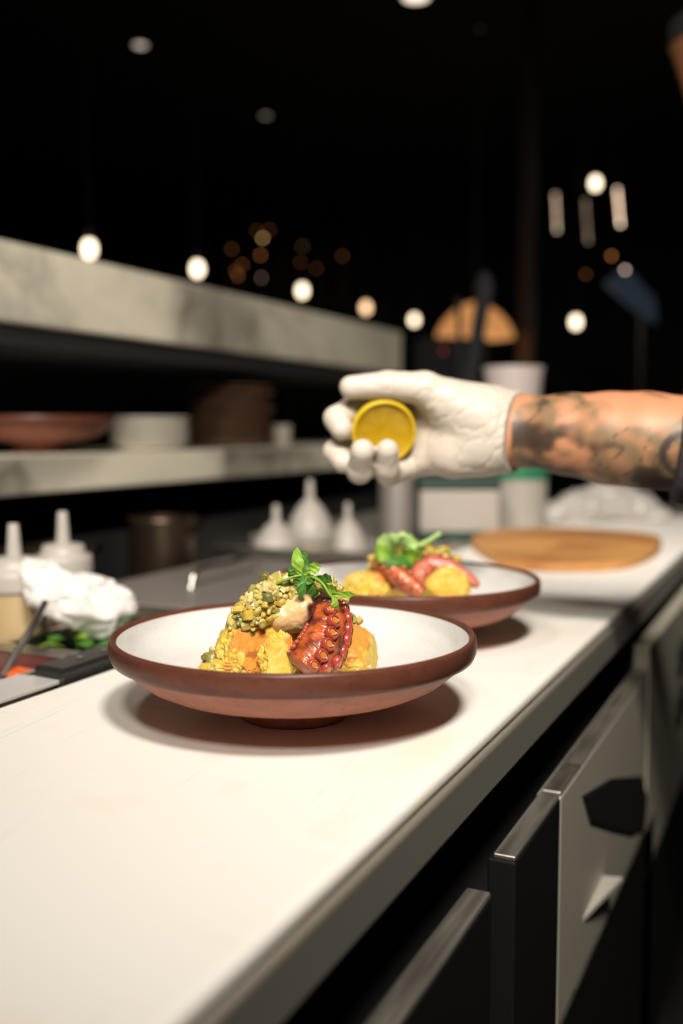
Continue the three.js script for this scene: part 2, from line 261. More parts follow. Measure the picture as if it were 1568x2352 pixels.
// tentacle: swept flesh with cup shaped suckers, each a part
const suckerGeo = (() => { const g = lathe([[.05, -1], [.62, -.78], [.92, -.35], [1.0, .0], [.96, .30], [.84, .54], [.72, .66], [.64, .70], [.58, .69], [.52, .62], [.44, .57], [.24, .56], [0, .57]], 22); g.deleteAttribute('uv');
  return paint(g, (x, y, z) => { const r = Math.hypot(x, z); return y < .5 || r > .70 ? [.40, .050, .030] : r > .60 ? [.46, .10, .035] : r > .47 ? [.05, .006, .004] : [.56, .165, .035]; }); })();
const mTent = mVert({ roughness: .4, clearcoat: .7, clearcoatRoughness: .2 });
const mSucker = mVert({ roughness: .3, clearcoat: 1, clearcoatRoughness: .1 });
function tentacle(label, pts, radii, face, rows, col, opts = {}) {
  const curve = new THREE.CatmullRomCurve3(pts), N = 150, R = 48, pos = [], idx = [], colr = [];
  const rad = t => { const x = t * (radii.length - 1), i = Math.min(radii.length - 2, Math.floor(x)); return mix(radii[i], radii[i + 1], sstep(0, 1, x - i)); };
  const frame = t => { const c = curve.getPoint(t), T = curve.getTangent(t).normalize(), n = face.clone().addScaledVector(T, -face.dot(T)).normalize(), b = T.clone().cross(n); return { c, T, n, b }; };
  for (let i = 0; i <= N; i++) {
    const t = i / N, { c, n, b } = frame(t); let r = rad(t); const e = Math.min(t, 1 - t) * N; if (e < 9) r *= Math.sqrt(clamp(1 - Math.pow(1 - e / 9, 2), .02, 1));
    for (let j = 0; j < R; j++) {
      const a = j / R * 2 * Math.PI, q = c.clone().addScaledVector(n, Math.cos(a) * r * .86).addScaledVector(b, Math.sin(a) * r);
      const k = 1 + .18 * (fbm(q.x * 220, q.y * 220, q.z * 220, 3) - .5) + .20 * (fbm(q.x * 620, q.y * 620, q.z * 620, 3) - .5); q.sub(c).multiplyScalar(k).add(c);
      pos.push(q.x, q.y, q.z);
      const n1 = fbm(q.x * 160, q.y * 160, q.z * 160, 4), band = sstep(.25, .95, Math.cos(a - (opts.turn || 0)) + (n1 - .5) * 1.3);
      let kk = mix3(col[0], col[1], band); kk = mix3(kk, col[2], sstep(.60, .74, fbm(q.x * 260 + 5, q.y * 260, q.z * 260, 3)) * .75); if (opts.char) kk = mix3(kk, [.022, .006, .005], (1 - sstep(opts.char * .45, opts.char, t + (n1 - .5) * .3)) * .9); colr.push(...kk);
    }
  }
  for (let i = 0; i < N; i++) for (let j = 0; j < R; j++) { const a = i * R + j, b = i * R + (j + 1) % R, c = a + R, d = b + R; idx.push(a, b, c, b, d, c); }
  const g = new THREE.BufferGeometry(); g.setAttribute('position', new THREE.Float32BufferAttribute(pos, 3)); g.setAttribute('color', new THREE.Float32BufferAttribute(colr, 3)); g.setIndex(idx); g.computeVertexNormals();
  let mid = pts.reduce((m, p) => p.y < m.y ? p : m, pts[0]);
  const t = thing('octopus_tentacle', label, 'octopus', mid);
  wpart('flesh', g, mTent, t);
  const rnd = mulberry(opts.seed || 5);
  // suckers seen at a bearing: found where the sight line meets the flesh
  for (const [px, py, s, d0] of opts.cups || []) {
    let q = null, best = 9, bt = 0; const S = []; for (let i = 0; i <= 60; i++) S.push(curve.getPoint(i / 60));
    for (let d = d0 - .06; d < d0 + .03; d += .0008) { const p = at(px, py, d); let m = 9, mi = 0; for (let i = 0; i <= 60; i++) { const e = p.distanceTo(S[i]) - rad(i / 60) * .93; if (e < m) { m = e; mi = i; } } if (m < best) { best = m; q = p; bt = mi; } if (m < 0) break; }
    const out = q.clone().sub(S[bt]).normalize(), m = part('sucker', suckerGeo, mSucker, t), toEye = V(...EYE).sub(q).normalize();
    m.position.copy(S[bt]).addScaledVector(out, rad(bt / 60) * .93 + s * .35).sub(t.position);
    m.quaternion.setFromUnitVectors(V(0, 1, 0), out.clone().addScaledVector(toEye, .35).add(RT.clone().multiplyScalar(.25)).normalize()); m.scale.set(s * 1.08, s * 1.0, s * .92);
  }
  for (const [ang, t0, t1, n, s0, s1] of rows) for (let i = 0; i < n; i++) {
    const u = n > 1 ? i / (n - 1) : 0, tt = mix(t0, t1, u) + (rnd() - .5) * .012, { c, n: nn, b } = frame(tt), a = ang + (rnd() - .5) * .16, r = rad(tt), s = mix(s0, s1, u) * (0.92 + rnd() * .16);
    const out = nn.clone().multiplyScalar(Math.cos(a) * .86).addScaledVector(b, Math.sin(a)), m = part('sucker', suckerGeo, mSucker, t);
    m.position.copy(c).addScaledVector(out, r + s * .28).sub(t.position);
    const dirn = out.clone().normalize().addScaledVector(dirCam(.1, .2, .55), .35 + rnd() * .2).normalize();
    m.quaternion.setFromUnitVectors(V(0, 1, 0), dirn); m.scale.set(s, s * .95, s);
  }
  return t;
}
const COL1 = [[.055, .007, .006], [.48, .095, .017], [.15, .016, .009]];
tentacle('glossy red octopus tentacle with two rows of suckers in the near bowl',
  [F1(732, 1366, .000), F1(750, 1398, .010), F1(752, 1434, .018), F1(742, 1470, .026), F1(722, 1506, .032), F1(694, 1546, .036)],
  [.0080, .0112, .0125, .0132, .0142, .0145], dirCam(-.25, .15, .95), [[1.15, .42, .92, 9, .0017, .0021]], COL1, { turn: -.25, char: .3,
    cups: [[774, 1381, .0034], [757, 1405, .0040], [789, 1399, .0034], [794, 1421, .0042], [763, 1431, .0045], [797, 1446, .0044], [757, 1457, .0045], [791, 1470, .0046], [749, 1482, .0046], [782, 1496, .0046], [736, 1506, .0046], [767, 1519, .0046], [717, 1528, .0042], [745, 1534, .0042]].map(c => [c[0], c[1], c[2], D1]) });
// thick stub of octopus with a pale cut face
{
  const a = F1(640, 1420, .022), b = F1(725, 1395, -.006);
  const f0 = union([capsule(F1(650, 1416, .012), F1(684, 1410, .012), .0118, .0118), capsule(F1(690, 1402, .008), b, .0118, .0118), capsule(F1(704, 1394, .018), F1(708, 1390, .017), .0042, .0040)], .006);
  const f = (x, y, z) => f0(x, y, z) + .0010 * (fbm(x * 160, y * 160, z * 160, 3) - .5) * 2;
  const g = sdfMesh(f, ...bounds([a, b, F1(620, 1440, 0), F1(650, 1400, .03)], .02), .0011);
  const cut = F1(662, 1414, .012);
  paint(g, (x, y, z, nx, ny, nz) => { const u = V(x, y, z).sub(cut), side = u.dot(RT) * 60 + (fbm(x * 150, y * 150, z * 150, 4) - .5) * 1.2; const m = sstep(.62, 1.0, side), br = sstep(.55, .72, fbm(x * 120 + 3, y * 120, z * 120, 3)); return mix3(mix3([.72, .47, .22], [.46, .20, .05], br * .85), [.05, .008, .006], m); });
  single('octopus_piece', g, mVert({ roughness: .4, clearcoat: .5, clearcoatRoughness: .25 }), 'thick octopus stub with a pale cream cut end under the relish', 'octopus', F1(680, 1440, .01));
}
// chopped relish: a wet mass and its single dice
const diceGeos = [0, 1, 2, 3, 4, 5].map(s => {   // soft, torn cubes
  let g = new THREE.IcosahedronGeometry(1, 4); g.deleteAttribute('uv'); g.deleteAttribute('normal'); g = mergeVertices(g, 1e-4); const p = g.attributes.position, e = [.45, .55, .7, .5, .85, .6][s];
  for (let i = 0; i < p.count; i++) { let x = p.getX(i), y = p.getY(i), z = p.getZ(i); const k = .52 * (1 + .55 * (fbm(x * 1.1 + s * 9, y * 1.1, z * 1.1, 2) - .5) + .42 * (fbm(x * 3 + s * 4, y * 3, z * 3, 3) - .5)), q = v => Math.sign(v) * Math.pow(Math.abs(v), e); p.setXYZ(i, q(x) * k, q(y) * k, q(z) * k); }
  g.computeVertexNormals(); return g; });
const diceMats = [[.56, .42, .085], [.60, .49, .16], [.50, .43, .12], [.38, .33, .08], [.64, .52, .20], [.54, .37, .055], [.16, .16, .045]].map(c => P({ color: lin(...c), roughness: .35, clearcoat: .6, clearcoatRoughness: .2 }));
function relish(label, chain, n, seed, sMin, sMax, extra = []) {
  const fs = []; for (let i = 0; i + 1 < chain.length; i++) fs.push(capsule(chain[i][0], chain[i + 1][0], chain[i][1], chain[i + 1][1]));
  const f0 = union(fs, .004), f = (x, y, z) => f0(x, y, z) + .0026 * (fbm(x * 230, y * 230, z * 230, 3) - .5) * 2;
  const pts = chain.map(c => c[0]), base = pts.reduce((m, p) => p.y < m.y ? p : m, pts[0]);
  const t = thing('chopped_relish', label, 'relish', base);
  const g = sdfMesh(f, ...bounds(pts, .02), .0012);
  paint(g, (x, y, z) => mix3([.22, .18, .035], [.42, .33, .07], fbm(x * 300, y * 300, z * 300, 3)));
  const P0 = g.attributes.position, N0 = g.attributes.normal, rnd = mulberry(seed), picks = [];
  const toCam = V(...EYE).sub(base).normalize().add(V(0, .5, 0));
  let guard = 0;
  while (picks.length < n && guard++ < n * 60) { const i = Math.floor(rnd() * P0.count), p = V(P0.getX(i), P0.getY(i), P0.getZ(i)), nn = V(N0.getX(i), N0.getY(i), N0.getZ(i)); if (nn.dot(toCam) < -.1) continue; const s = mix(sMin, sMax, Math.pow(rnd(), 1.6)); if (picks.some(k => k.p.distanceTo(p) < (k.s + s) * .36)) continue; picks.push({ p, s, nn }); }
  for (const e of extra) picks.push({ p: e[0], s: e[1], nn: V(0, 1, 0) });
  wpart('relish_mass', g, mVert({ roughness: .4, clearcoat: .5 }), t);
  for (const k of picks) { const m = part('diced_piece', diceGeos[Math.floor(rnd() * 6)], diceMats[rnd() < .06 ? 6 : Math.floor(rnd() * 6)], t); m.position.copy(k.p).addScaledVector(k.nn, k.s * .12).sub(t.position); m.rotation.set(rnd() * 6, rnd() * 6, rnd() * 6); m.scale.set(k.s * mix(.7, 1.5, rnd()), k.s * mix(.6, 1, rnd()), k.s * mix(.6, 1.2, rnd())); }
  return t;
}
relish('yellow green chopped relish heaped over the near octopus', [[F1(548, 1436, .022), .0055], [F1(572, 1412, .022), .0080], [F1(606, 1384, .016), .0095], [F1(640, 1366, .008), .0100], [F1(690, 1366, .004), .0095], [F1(740, 1366, -.004), .0090], [F1(772, 1372, -.008), .0070]], 230, 77, .0026, .0074);
relish('small heap of relish bits at the far left edge of the near potatoes', [[F1(484, 1532, .014), .0052], [F1(488, 1512, .012), .0045], [F1(500, 1535, .016), .004]], 16, 78, .003, .006, [[F1(455, 1535, .030), .0022], [F1(848, 1533, .030), .0022]]);
relish('few relish bits peeking out right of the near tentacle', [[F1(800, 1420, -.006), .0035], [F1(806, 1436, -.006), .0040], [F1(802, 1452, -.006), .003]], 10, 79, .0032, .0062);

// leaves and sprigs
const mLeafA = P({ color: lin(.23, .42, .03), roughness: .5, transmission: .18, thickness: 0, side: THREE.DoubleSide });
const mLeafB = P({ color: lin(.065, .21, .022), roughness: .5, transmission: .18, thickness: 0, side: THREE.DoubleSide });
const mLeafPale = P({ color: lin(.40, .60, .19), roughness: .4, transmission: .15, thickness: 0, side: THREE.DoubleSide });
function leafGeo(pts, width, side, { lobes = 0, fold = .25, tip = .5, wmax = .5 } = {}) {
  const c = new THREE.CatmullRomCurve3(pts), N = 26, K = 6, pos = [], idx = [];
  for (let i = 0; i <= N; i++) {
    const t = i / N, p = c.getPoint(t), T = c.getTangent(t).normalize(), s = side.clone().addScaledVector(T, -side.dot(T)).normalize(), up = T.clone().cross(s);
    let w = Math.pow(Math.sin(Math.PI * Math.pow(t, Math.log(.5) / Math.log(wmax))), .8) * width * .5 * (1 - tip * 0) + .0004; if (lobes) w *= .72 + .34 * Math.abs(Math.sin(t * Math.PI * lobes + .4));
    for (let j = 0; j <= K; j++) { const v = j / K * 2 - 1; const q = p.clone().addScaledVector(s, v * w).addScaledVector(up, Math.abs(v) * w * fold + .0003 * Math.sin(t * 19 + v * 5)); pos.push(q.x, q.y, q.z); }
  }
  for (let i = 0; i < N; i++) for (let j = 0; j < K; j++) { const a = i * (K + 1) + j, b = a + 1, d = a + K + 1, e = d + 1; idx.push(a, d, b, b, d, e); }
  const g = new THREE.BufferGeometry(); g.setAttribute('position', new THREE.Float32BufferAttribute(pos, 3)); g.setIndex(idx); g.computeVertexNormals(); return g;
}
{
  const o = F1(694, 1352, .014), t = thing('parsley_sprig', 'bright green parsley sprig crowning the near bowl of octopus', 'herb', o);
  const S = (pts, r = .0009) => wpart('stem', tube(pts, r, 20, 7), mLeafA, t);
  const L = (pts, w, side, m, o) => wpart('leaf', leafGeo(pts, w, side, o), m, t);
  S([F1(697, 1375, .012), F1(695, 1345, .018), F1(694, 1322, .018)]);
  S([F1(632, 1342, .018), F1(655, 1332, .020), F1(676, 1324, .019), F1(712, 1322, .018), F1(735, 1334, .020)]);
  S([F1(712, 1322, .018), F1(740, 1340, .024), F1(757, 1366, .026), F1(764, 1372, .026)]);
  L([F1(694, 1322, .018), F1(686, 1308, .019), F1(683, 1288, .019), F1(681, 1257, .012)], .0072, RT, mLeafA, { fold: .3, wmax: .62 });
  L([F1(696, 1322, .012), F1(698, 1300, .010), F1(699, 1280, .010), F1(694, 1264, .010)], .0046, RT, mLeafB, { fold: .5, lobes: 3 });
  L([F1(699, 1320, .018), F1(712, 1310, .020), F1(722, 1304, .020), F1(736, 1300, .020)], .0076, V(0, 1, 0), mLeafA, { lobes: 3, wmax: .62 });
  L([F1(677, 1326, .019), F1(668, 1318, .021), F1(662, 1313, .021), F1(656, 1307, .018)], .0062, V(.3, 1, .2), mLeafB, { lobes: 2, fold: .6 });
  L([F1(696, 1318, .022), F1(696, 1334, .026), F1(692, 1354, .027), F1(690, 1372, .026)], .0054, RT, mLeafB, { lobes: 2, fold: .5, wmax: .6 });
  L([F1(724, 1326, .018), F1(738, 1330, .016), F1(752, 1330, .014), F1(762, 1338, .014)], .0080, V(.2, 1, .3), mLeafB, { lobes: 3, fold: .2 });
  L([F1(740, 1340, .024), F1(752, 1350, .023), F1(762, 1354, .022), F1(774, 1360, .021)], .0076, V(.3, 1, .3), mLeafA, { lobes: 3, fold: .3 });
  L([F1(760, 1368, .026), F1(768, 1380, .028), F1(769, 1392, .028), F1(768, 1401, .026)], .0042, RT, mLeafA, { fold: .3, wmax: .6 });
  L([F1(762, 1370, .026), F1(780, 1366, .025), F1(798, 1366, .022), F1(814, 1367, .019)], .0040, V(0, 1, 0), mLeafA, { lobes: 2, fold: .3 });
  L([F1(672, 1334, .016), F1(690, 1336, .020), F1(708, 1334, .020), F1(724, 1332, .018)], .0044, V(0, 1, 0), mLeafB, { fold: .3 });
  L([F1(700, 1338, .016), F1(710, 1352, .016), F1(716, 1366, .014), F1(722, 1378, .012)], .0095, RT, mLeafB, { lobes: 2, fold: .2 });
}
// the second portion
potato('potato chunk at the left of the far portion under the tentacles', F2(842, 1352, .022), [.020, .016, .016], 41.3, { rough: .3, fine: .12 }, { dir: dirCam(.5, .5, .5), t: .85 });
potato('curled golden potato piece at the right of the far portion', F2(1030, 1345, .032), [.0200, .0165, .011], 44.1, { rough: .24, fine: .05, cuts: [[.1, .1, .97, .6]] }, { dir: dirCam(.3, -.5, .5), t: .72 });
potato('potato chunk hidden in the middle of the far portion', F2(940, 1335, .0), [.038, .019, .024], 47.7, { rough: .2, fine: .06 }, { dir: dirCam(0, .5, .7), t: .45 });
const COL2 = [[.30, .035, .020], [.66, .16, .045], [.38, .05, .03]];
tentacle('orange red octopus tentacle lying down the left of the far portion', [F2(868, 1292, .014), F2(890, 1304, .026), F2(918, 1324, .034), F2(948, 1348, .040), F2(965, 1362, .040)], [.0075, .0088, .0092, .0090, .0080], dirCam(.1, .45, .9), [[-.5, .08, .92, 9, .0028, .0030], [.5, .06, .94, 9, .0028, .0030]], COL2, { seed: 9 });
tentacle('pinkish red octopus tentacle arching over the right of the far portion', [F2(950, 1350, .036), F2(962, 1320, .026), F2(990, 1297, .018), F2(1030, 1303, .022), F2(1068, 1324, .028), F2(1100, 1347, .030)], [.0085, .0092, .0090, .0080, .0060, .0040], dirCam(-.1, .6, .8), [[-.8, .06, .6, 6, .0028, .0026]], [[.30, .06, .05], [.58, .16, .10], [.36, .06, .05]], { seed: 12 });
relish('yellow chopped relish scattered on top of the far portion', [[F2(862, 1300, .006), .007], [F2(890, 1285, .004), .009], [F2(940, 1285, 0), .012], [F2(1000, 1288, -.002), .012], [F2(1040, 1296, -.004), .008]], 80, 81, .0035, .0075);
{
  const o = F2(915, 1290, .02), t = thing('parsley_sprig', 'pale and dark green leaves topping the far portion', 'herb', o); const rnd = mulberry(404);
  const L = (pts, w, side, m, o) => wpart('leaf', leafGeo(pts, w, side, o), m, t);
  wpart('stem', tube([F2(935, 1275, .02), F2(965, 1252, .016), F2(990, 1238, .012), F2(1010, 1226, .008)], .0022, 16, 8), mLeafPale, t);
  wpart('stem', tube([F2(915, 1300, .014), F2(920, 1280, .020), F2(915, 1262, .022)], .0016, 16, 8), mLeafA, t);
  for (const [x, y, dx, dy, w, m, k] of [[905, 1262, -38, -22, .018, mLeafPale, .026], [915, 1258, 8, -38, .020, mLeafPale, .024], [925, 1262, 30, -22, .018, mLeafPale, .022], [900, 1268, -40, 4, .016, mLeafA, .030], [905, 1272, -30, 26, .016, mLeafB, .030], [930, 1274, 28, 6, .016, mLeafA, .026], [918, 1276, 12, 38, .016, mLeafB, .032], [935, 1266, 36, 20, .014, mLeafA, .022], [925, 1256, 24, -30, .012, mLeafA, .014], [912, 1280, -6, 24, .014, mLeafB, .034], [945, 1276, 26, -8, .013, mLeafB, .020], [885, 1278, -22, 14, .013, mLeafB, .026]])
    L([F2(x, y, k - .006), F2(x + dx * .35, y + dy * .35, k + .002), F2(x + dx * .7, y + dy * .7, k + .004), F2(x + dx, y + dy, k)], w, V(dy, dx, 8).normalize().multiplyScalar(1).add(RT.clone().multiplyScalar(Math.abs(dy) > Math.abs(dx) ? 1.2 : .2)), m, { lobes: 2, fold: .15 + rnd() * .2, wmax: .55 });
}

// ------------------------------------------------------------------ the cook
const HDN = .88;                                                 // distance of the hand
const H = (px, py, w = 0) => at(px, py, HDN - w);
{
  const person = thing('person', 'cook in a dark rolled sleeve reaching over the board with a white gloved hand', 'person', [.29, 0, -1.12]);
  const wrist = H(1195, 990, -.012), fore = at(1480, 1011, .845), elbow = V(.035, 1.062, -.905), shoulder = V(.205, 1.355, -.945);
  const cmc = H(1075, 958, .004);
  const fingers = [   // chains of [point, radius]
    [[cmc, .0185], [H(975, 893, .010), .0142], [H(890, 884, .014), .0112], [H(806, 890, .014), .0098]],
    [[H(1010, 935, -.026), .0150], [H(900, 925, -.026), .0128], [H(812, 938, -.016), .0112], [H(772, 962, .002), .0102], [H(784, 985, .010), .0094]],
    [[H(1010, 970, -.030), .0150], [H(890, 985, -.034), .0128], [H(798, 1012, -.026), .0112], [H(770, 1038, -.010), .0104], [H(786, 1060, .002), .0096]],
    [[H(1012, 1005, -.030), .0150], [H(905, 1035, -.034), .0126], [H(840, 1068, -.024), .0112], [H(826, 1080, .008), .0106], [H(832, 1036, .027), .0098]],
    [[H(1020, 1035, -.024), .0140], [H(940, 1068, -.026), .0116], [H(893, 1088, -.006), .0104], [H(888, 1074, .014), .0098], [H(890, 1034, .027), .0090]],
  ];
  const handBones = (off) => {
    const fs = [];
    for (const ch of fingers) fs.push(union(ch.slice(1).map((c, i) => capsule(ch[i][0], c[0], ch[i][1] + off, c[1] + off)), .004));
    const palm = union([
      capsule(wrist, H(1060, 965, -.012), .0285 + off, .0270 + off), capsule(wrist, H(1070, 1015, -.014), .0275 + off, .0240 + off),
      capsule(H(1100, 960, -.008), H(990, 925, -.016), .0235 + off, .0180 + off), capsule(H(1090, 1010, -.010), H(985, 1045, -.020), .0230 + off, .0165 + off),
      capsule(H(1090, 985, -.018), H(990, 985, -.028), .0220 + off, .0170 + off), capsule(H(1110, 955, .004), H(1030, 925, .006), .0190 + off, .0180 + off), capsule(H(1130, 1020, .0), H(1040, 1050, -.004), .0200 + off, .0160 + off)], .016);
    return (x, y, z) => { let d = palm(x, y, z); let e = 1; for (const f of fs) e = Math.min(e, f(x, y, z)); return smin(d, e, .009); };
  };
  const axis = fore.clone().sub(wrist).normalize();
  const forearm = union([capsule(wrist, at(1300, 997, .870), .0285, .0345), capsule(at(1300, 997, .870), at(1400, 1007, .855), .0345, .0388), capsule(at(1400, 1007, .855), fore, .0388, .0398), capsule(fore, elbow, .0398, .0420)], .006);
  const handF = handBones(-.0014), armF = (x, y, z) => smin(forearm(x, y, z), handF(x, y, z), .012);
  const handPts = [wrist, ...fingers.flat().map(c => c[0])];
  const armGeo = sdfMesh(armF, ...bounds([...handPts, elbow], .052), .003);
  // rest of the body, coarser
  const hipL = V(.30, .93, -1.03), hipR = V(.30, .93, -1.21), shR = V(.235, 1.36, -1.30), neck = V(.225, 1.44, -1.12), headC = V(.185, 1.60, -1.12), elbowR = V(.30, 1.06, -1.37), wristR = V(.20, .83, -1.38);
  const torso = [capsule(V(.235, 1.32, -1.04), V(.235, 1.32, -1.20), .115, .115), capsule(V(.25, 1.18, -1.06), V(.25, 1.18, -1.18), .118, .118), capsule(V(.28, 1.0, -1.06), V(.28, 1.0, -1.18), .122, .122), capsule(V(.29, .92, -1.05), V(.29, .92, -1.19), .125, .125)];
  const arms = [capsule(V(.235, 1.37, -1.04), shoulder, .07, .062), capsule(shoulder, elbow, .056, .046), capsule(V(.235, 1.37, -1.20), shR, .07, .062), capsule(shR, elbowR, .056, .045), capsule(elbowR, wristR, .043, .029)];
  const legs = [];
  for (const [h, s] of [[hipL, 1], [hipR, -1]]) { const k = V(.285, .50, h.z), a = V(.32, .09, h.z); legs.push(capsule(h, k, .092, .060), capsule(k, V(.315, .34, h.z), .058, .060), capsule(V(.315, .34, h.z), a, .060, .040), capsule(a, V(.34, .04, h.z), .040, .035), capsule(V(.33, .035, h.z), V(.13, .028, h.z), .036, .026)); }
  const handR = [capsule(wristR, V(.175, .765, -1.375), .027, .030)];
  for (let i = 0; i < 4; i++) { const z = -1.375 + (i - 1.5) * .021; handR.push(capsule(V(.172, .75, z), V(.155, .705 - (i === 1 || i === 2 ? .006 : 0), z), .0105, .0095), capsule(V(.155, .705, z), V(.162, .672 - (i === 1 || i === 2 ? .008 : 0), z), .0095, .008)); }
  handR.push(capsule(V(.175, .79, -1.345), V(.148, .745, -1.325), .0125, .010), capsule(V(.148, .745, -1.325), V(.138, .715, -1.330), .010, .009));
  const bodyF = union([...torso, ...arms, ...legs, capsule(neck, headC, .058, .055)], .03);
  const bodyGeo = sdfMesh(bodyF, ...bounds([V(.10, .0, -1.44), V(.42, 1.50, -.88), elbow], .05), .014);
  const hrGeo = sdfMesh(union(handR, .008), ...bounds([V(.13, .66, -1.42), V(.21, .84, -1.32)], .03), .004);
  // head with face, looking down at the plates
  const hf = (x, y, z) => { const X = (x - headC.x), Y = (y - headC.y), Z = (z - headC.z); let d = (Math.hypot(X / .098, Y / .118, Z / .077) - 1) * .085; d = smin(d, capsule(V(-.045, -.07, -.012), V(-.045, -.07, .012), .04, .04)(X, Y, Z), .03); d = smin(d, capsule(V(-.092, .012, 0), V(-.116, -.022, 0), .009, .014)(X, Y, Z), .012); d = smin(d, capsule(V(-.088, -.055, -.018), V(-.088, -.055, .018), .009, .009)(X, Y, Z), .01); for (const s of [-1, 1]) { d = smin(d, capsule(V(.005, .02, s * .078), V(.008, -.022, s * .074), .014, .010)(X, Y, Z), .008); d = Math.max(d, -(Math.hypot(X + .099, Y - .012, Z - s * .031) - .014)); d = smin(d, Math.hypot(X + .086, Y - .012, Z - s * .031) - .0125, .002); } return smin(d, capsule(V(.03, -.16, 0), V(0, -.06, 0), .058, .055)(X, Y, Z), .03); };
  const headGeo = sdfMesh(hf, ...bounds([headC], .15), .005);
  const SK = [.54, .235, .12];
  // black and green foliage tattoo on the forearm
  const skin = (x, y, z) => {
    const u = V(x, y, z).sub(wrist), s = u.dot(axis), v = y - mix(wrist.y, fore.y, s / .13);
    if (y > 1.48) { const X = x - headC.x, Y = y - headC.y, Z = Math.abs(z - headC.z); if (X < -.06) { const e = Math.hypot(Y - .012, Z - .031); if (e < .005) return [.02, .015, .01]; if (e < .0115) return [.7, .66, .6]; if (Math.abs(Y + .055) < .010 && Z < .024) return [.42, .12, .09]; if (Math.abs(Y - .036) < .004 && Z > .014 && Z < .048) return [.04, .025, .018]; } }
    if (s < .002 || s > .30 || x > .2 || y < .95) return SK;
    const k = mix3(SK, [.60, .27, .145], fbm(x * 60, y * 60, z * 60, 3)), wv = fbm(x * 26, y * 26, z * 26, 3);
    const leaf = Math.abs(Math.sin((s * 62 + v * 95) + wv * 9)) , vein = Math.abs(Math.sin(s * 95 - v * 60 + wv * 12));
    const area = sstep(.46, .56, fbm(s * 30 + 1.5, v * 30 + 8, z * 20, 3) - sstep(.004, .030, v) * .30 + .11), dark = sstep(.50, .62, fbm(s * 24 + 11, v * 36, z * 24, 3) - sstep(-.004, .022, v) * .2 + .13);
    let c = mix3(k, [.15, .125, .065], area * .85 * (.45 + .55 * leaf)); c = mix3(c, [.035, .023, .018], dark * .88); c = mix3(c, [.06, .045, .035], (1 - sstep(.05, .16, vein)) * area * .8);
    const curl = Math.abs(Math.hypot(s - .145, v + .01) - .016); c = mix3(c, [.05, .035, .03], 1 - sstep(.002, .004, curl)); return c;
  };
  const all = mergeGeometries([armGeo, bodyGeo, hrGeo, headGeo]); paint(all, skin);
  const body = wpart('body', all, mVert({ roughness: .5, sheen: .1 }), person, 'skin with a dark foliage tattoo on the forearm');
  // clothing
    const sleeveAx = elbow.clone().sub(fore).normalize();
  const shirtF0 = union([...torso, ...arms.slice(0, 4)], .03), slF = union([capsule(fore, elbow, .046, .048), capsule(elbow, shoulder, .048, .058)], .02), cuffT = at(1556, 1008, .838);
  const shirtF = (x, y, z) => { let d = smin(shirtF0(x, y, z) - .008, slF(x, y, z) - .004, .02); const q = V(x, y, z).sub(cuffT), s = q.dot(sleeveAx); const rr = Math.sqrt(Math.max(0, q.lengthSq() - s * s)); const ring = Math.hypot(s - .006, rr - .050) - .0065; d = Math.max(d + .003 * (fbm(x * 40, y * 40, z * 40, 3) - .5), x < .1 && z > -1.0 ? -s : -1); d = Math.max(d, .90 - y, (y - 1.455)); return Math.min(d, ring); };
  const shirtGeo = sdfMesh(shirtF, ...bounds([V(.09, .89, -1.40), V(.40, 1.46, -.88), cuffT], .06), .008);
  wpart('shirt', shirtGeo, M({ color: lin(.055, .048, .052), roughness: .95 }), person, 'dark charcoal shirt with rolled sleeves');
  const trousersF = (x, y, z) => Math.max(union([...legs.filter((_, i) => i % 5 < 3), ...torso.slice(3)], .03)(x, y, z) - .009, y - .95, .07 - y);
  wpart('trousers', sdfMesh(trousersF, ...bounds([V(.15, .05, -1.35), V(.45, .96, -.90)], .04), .014), M({ color: lin(.02, .02, .024), roughness: .95 }), person);
  const shoesF = (x, y, z) => Math.max(union(legs.filter((_, i) => i % 5 >= 3), .01)(x, y, z) - .010, y - .085, .001 - y);
  wpart('shoes', sdfMesh(shoesF, ...bounds([V(.08, 0, -1.27), V(.39, .1, -.97)], .02), .008), M({ color: lin(.012, .012, .012), roughness: .6 }), person);
  const hairF = (x, y, z) => { const X = x - headC.x, Y = y - headC.y, Z = z - headC.z; return Math.max(hf(x, y, z) - .010 - .006 * fbm(x * 60, y * 60, z * 60, 3), -(Y + .01 - sstep(-.02, -.09, X) * .062 + sstep(.0, .08, X) * .06)); };
  wpart('hair', sdfMesh(hairF, ...bounds([headC], .15), .006), M({ color: lin(.02, .013, .009), roughness: .8 }), person);
  // thin white glove
  const gl = handBones(.0006), cuffEnd = H(1192, 990, -.012);
  const gloveF = (x, y, z) => {
    const q = V(x, y, z).sub(cuffEnd), s = q.dot(axis), flare = sstep(-.055, 0, s) * .0035;
    let d = gl(x, y, z) - flare; const wr = fbm(x * 70 + y * 50, y * 90, z * 70, 3), wr2 = Math.abs(fbm(x * 45, y * 60 - x * 30, z * 45, 3) - .5);
    d += (wr - .5) * .0010 + (.05 - Math.min(.05, wr2)) * .016 * sstep(-.12, -.05, s);
    d = Math.max(d, s); const rim = Math.max(Math.abs(s) - .0016, Math.abs(d) - .0022);
    return Math.min(d, rim + .0012);
  };
  wpart('glove', sdfMesh(gloveF, ...bounds(handPts, .046), .0022), mGlove, person, 'thin white disposable glove');
}
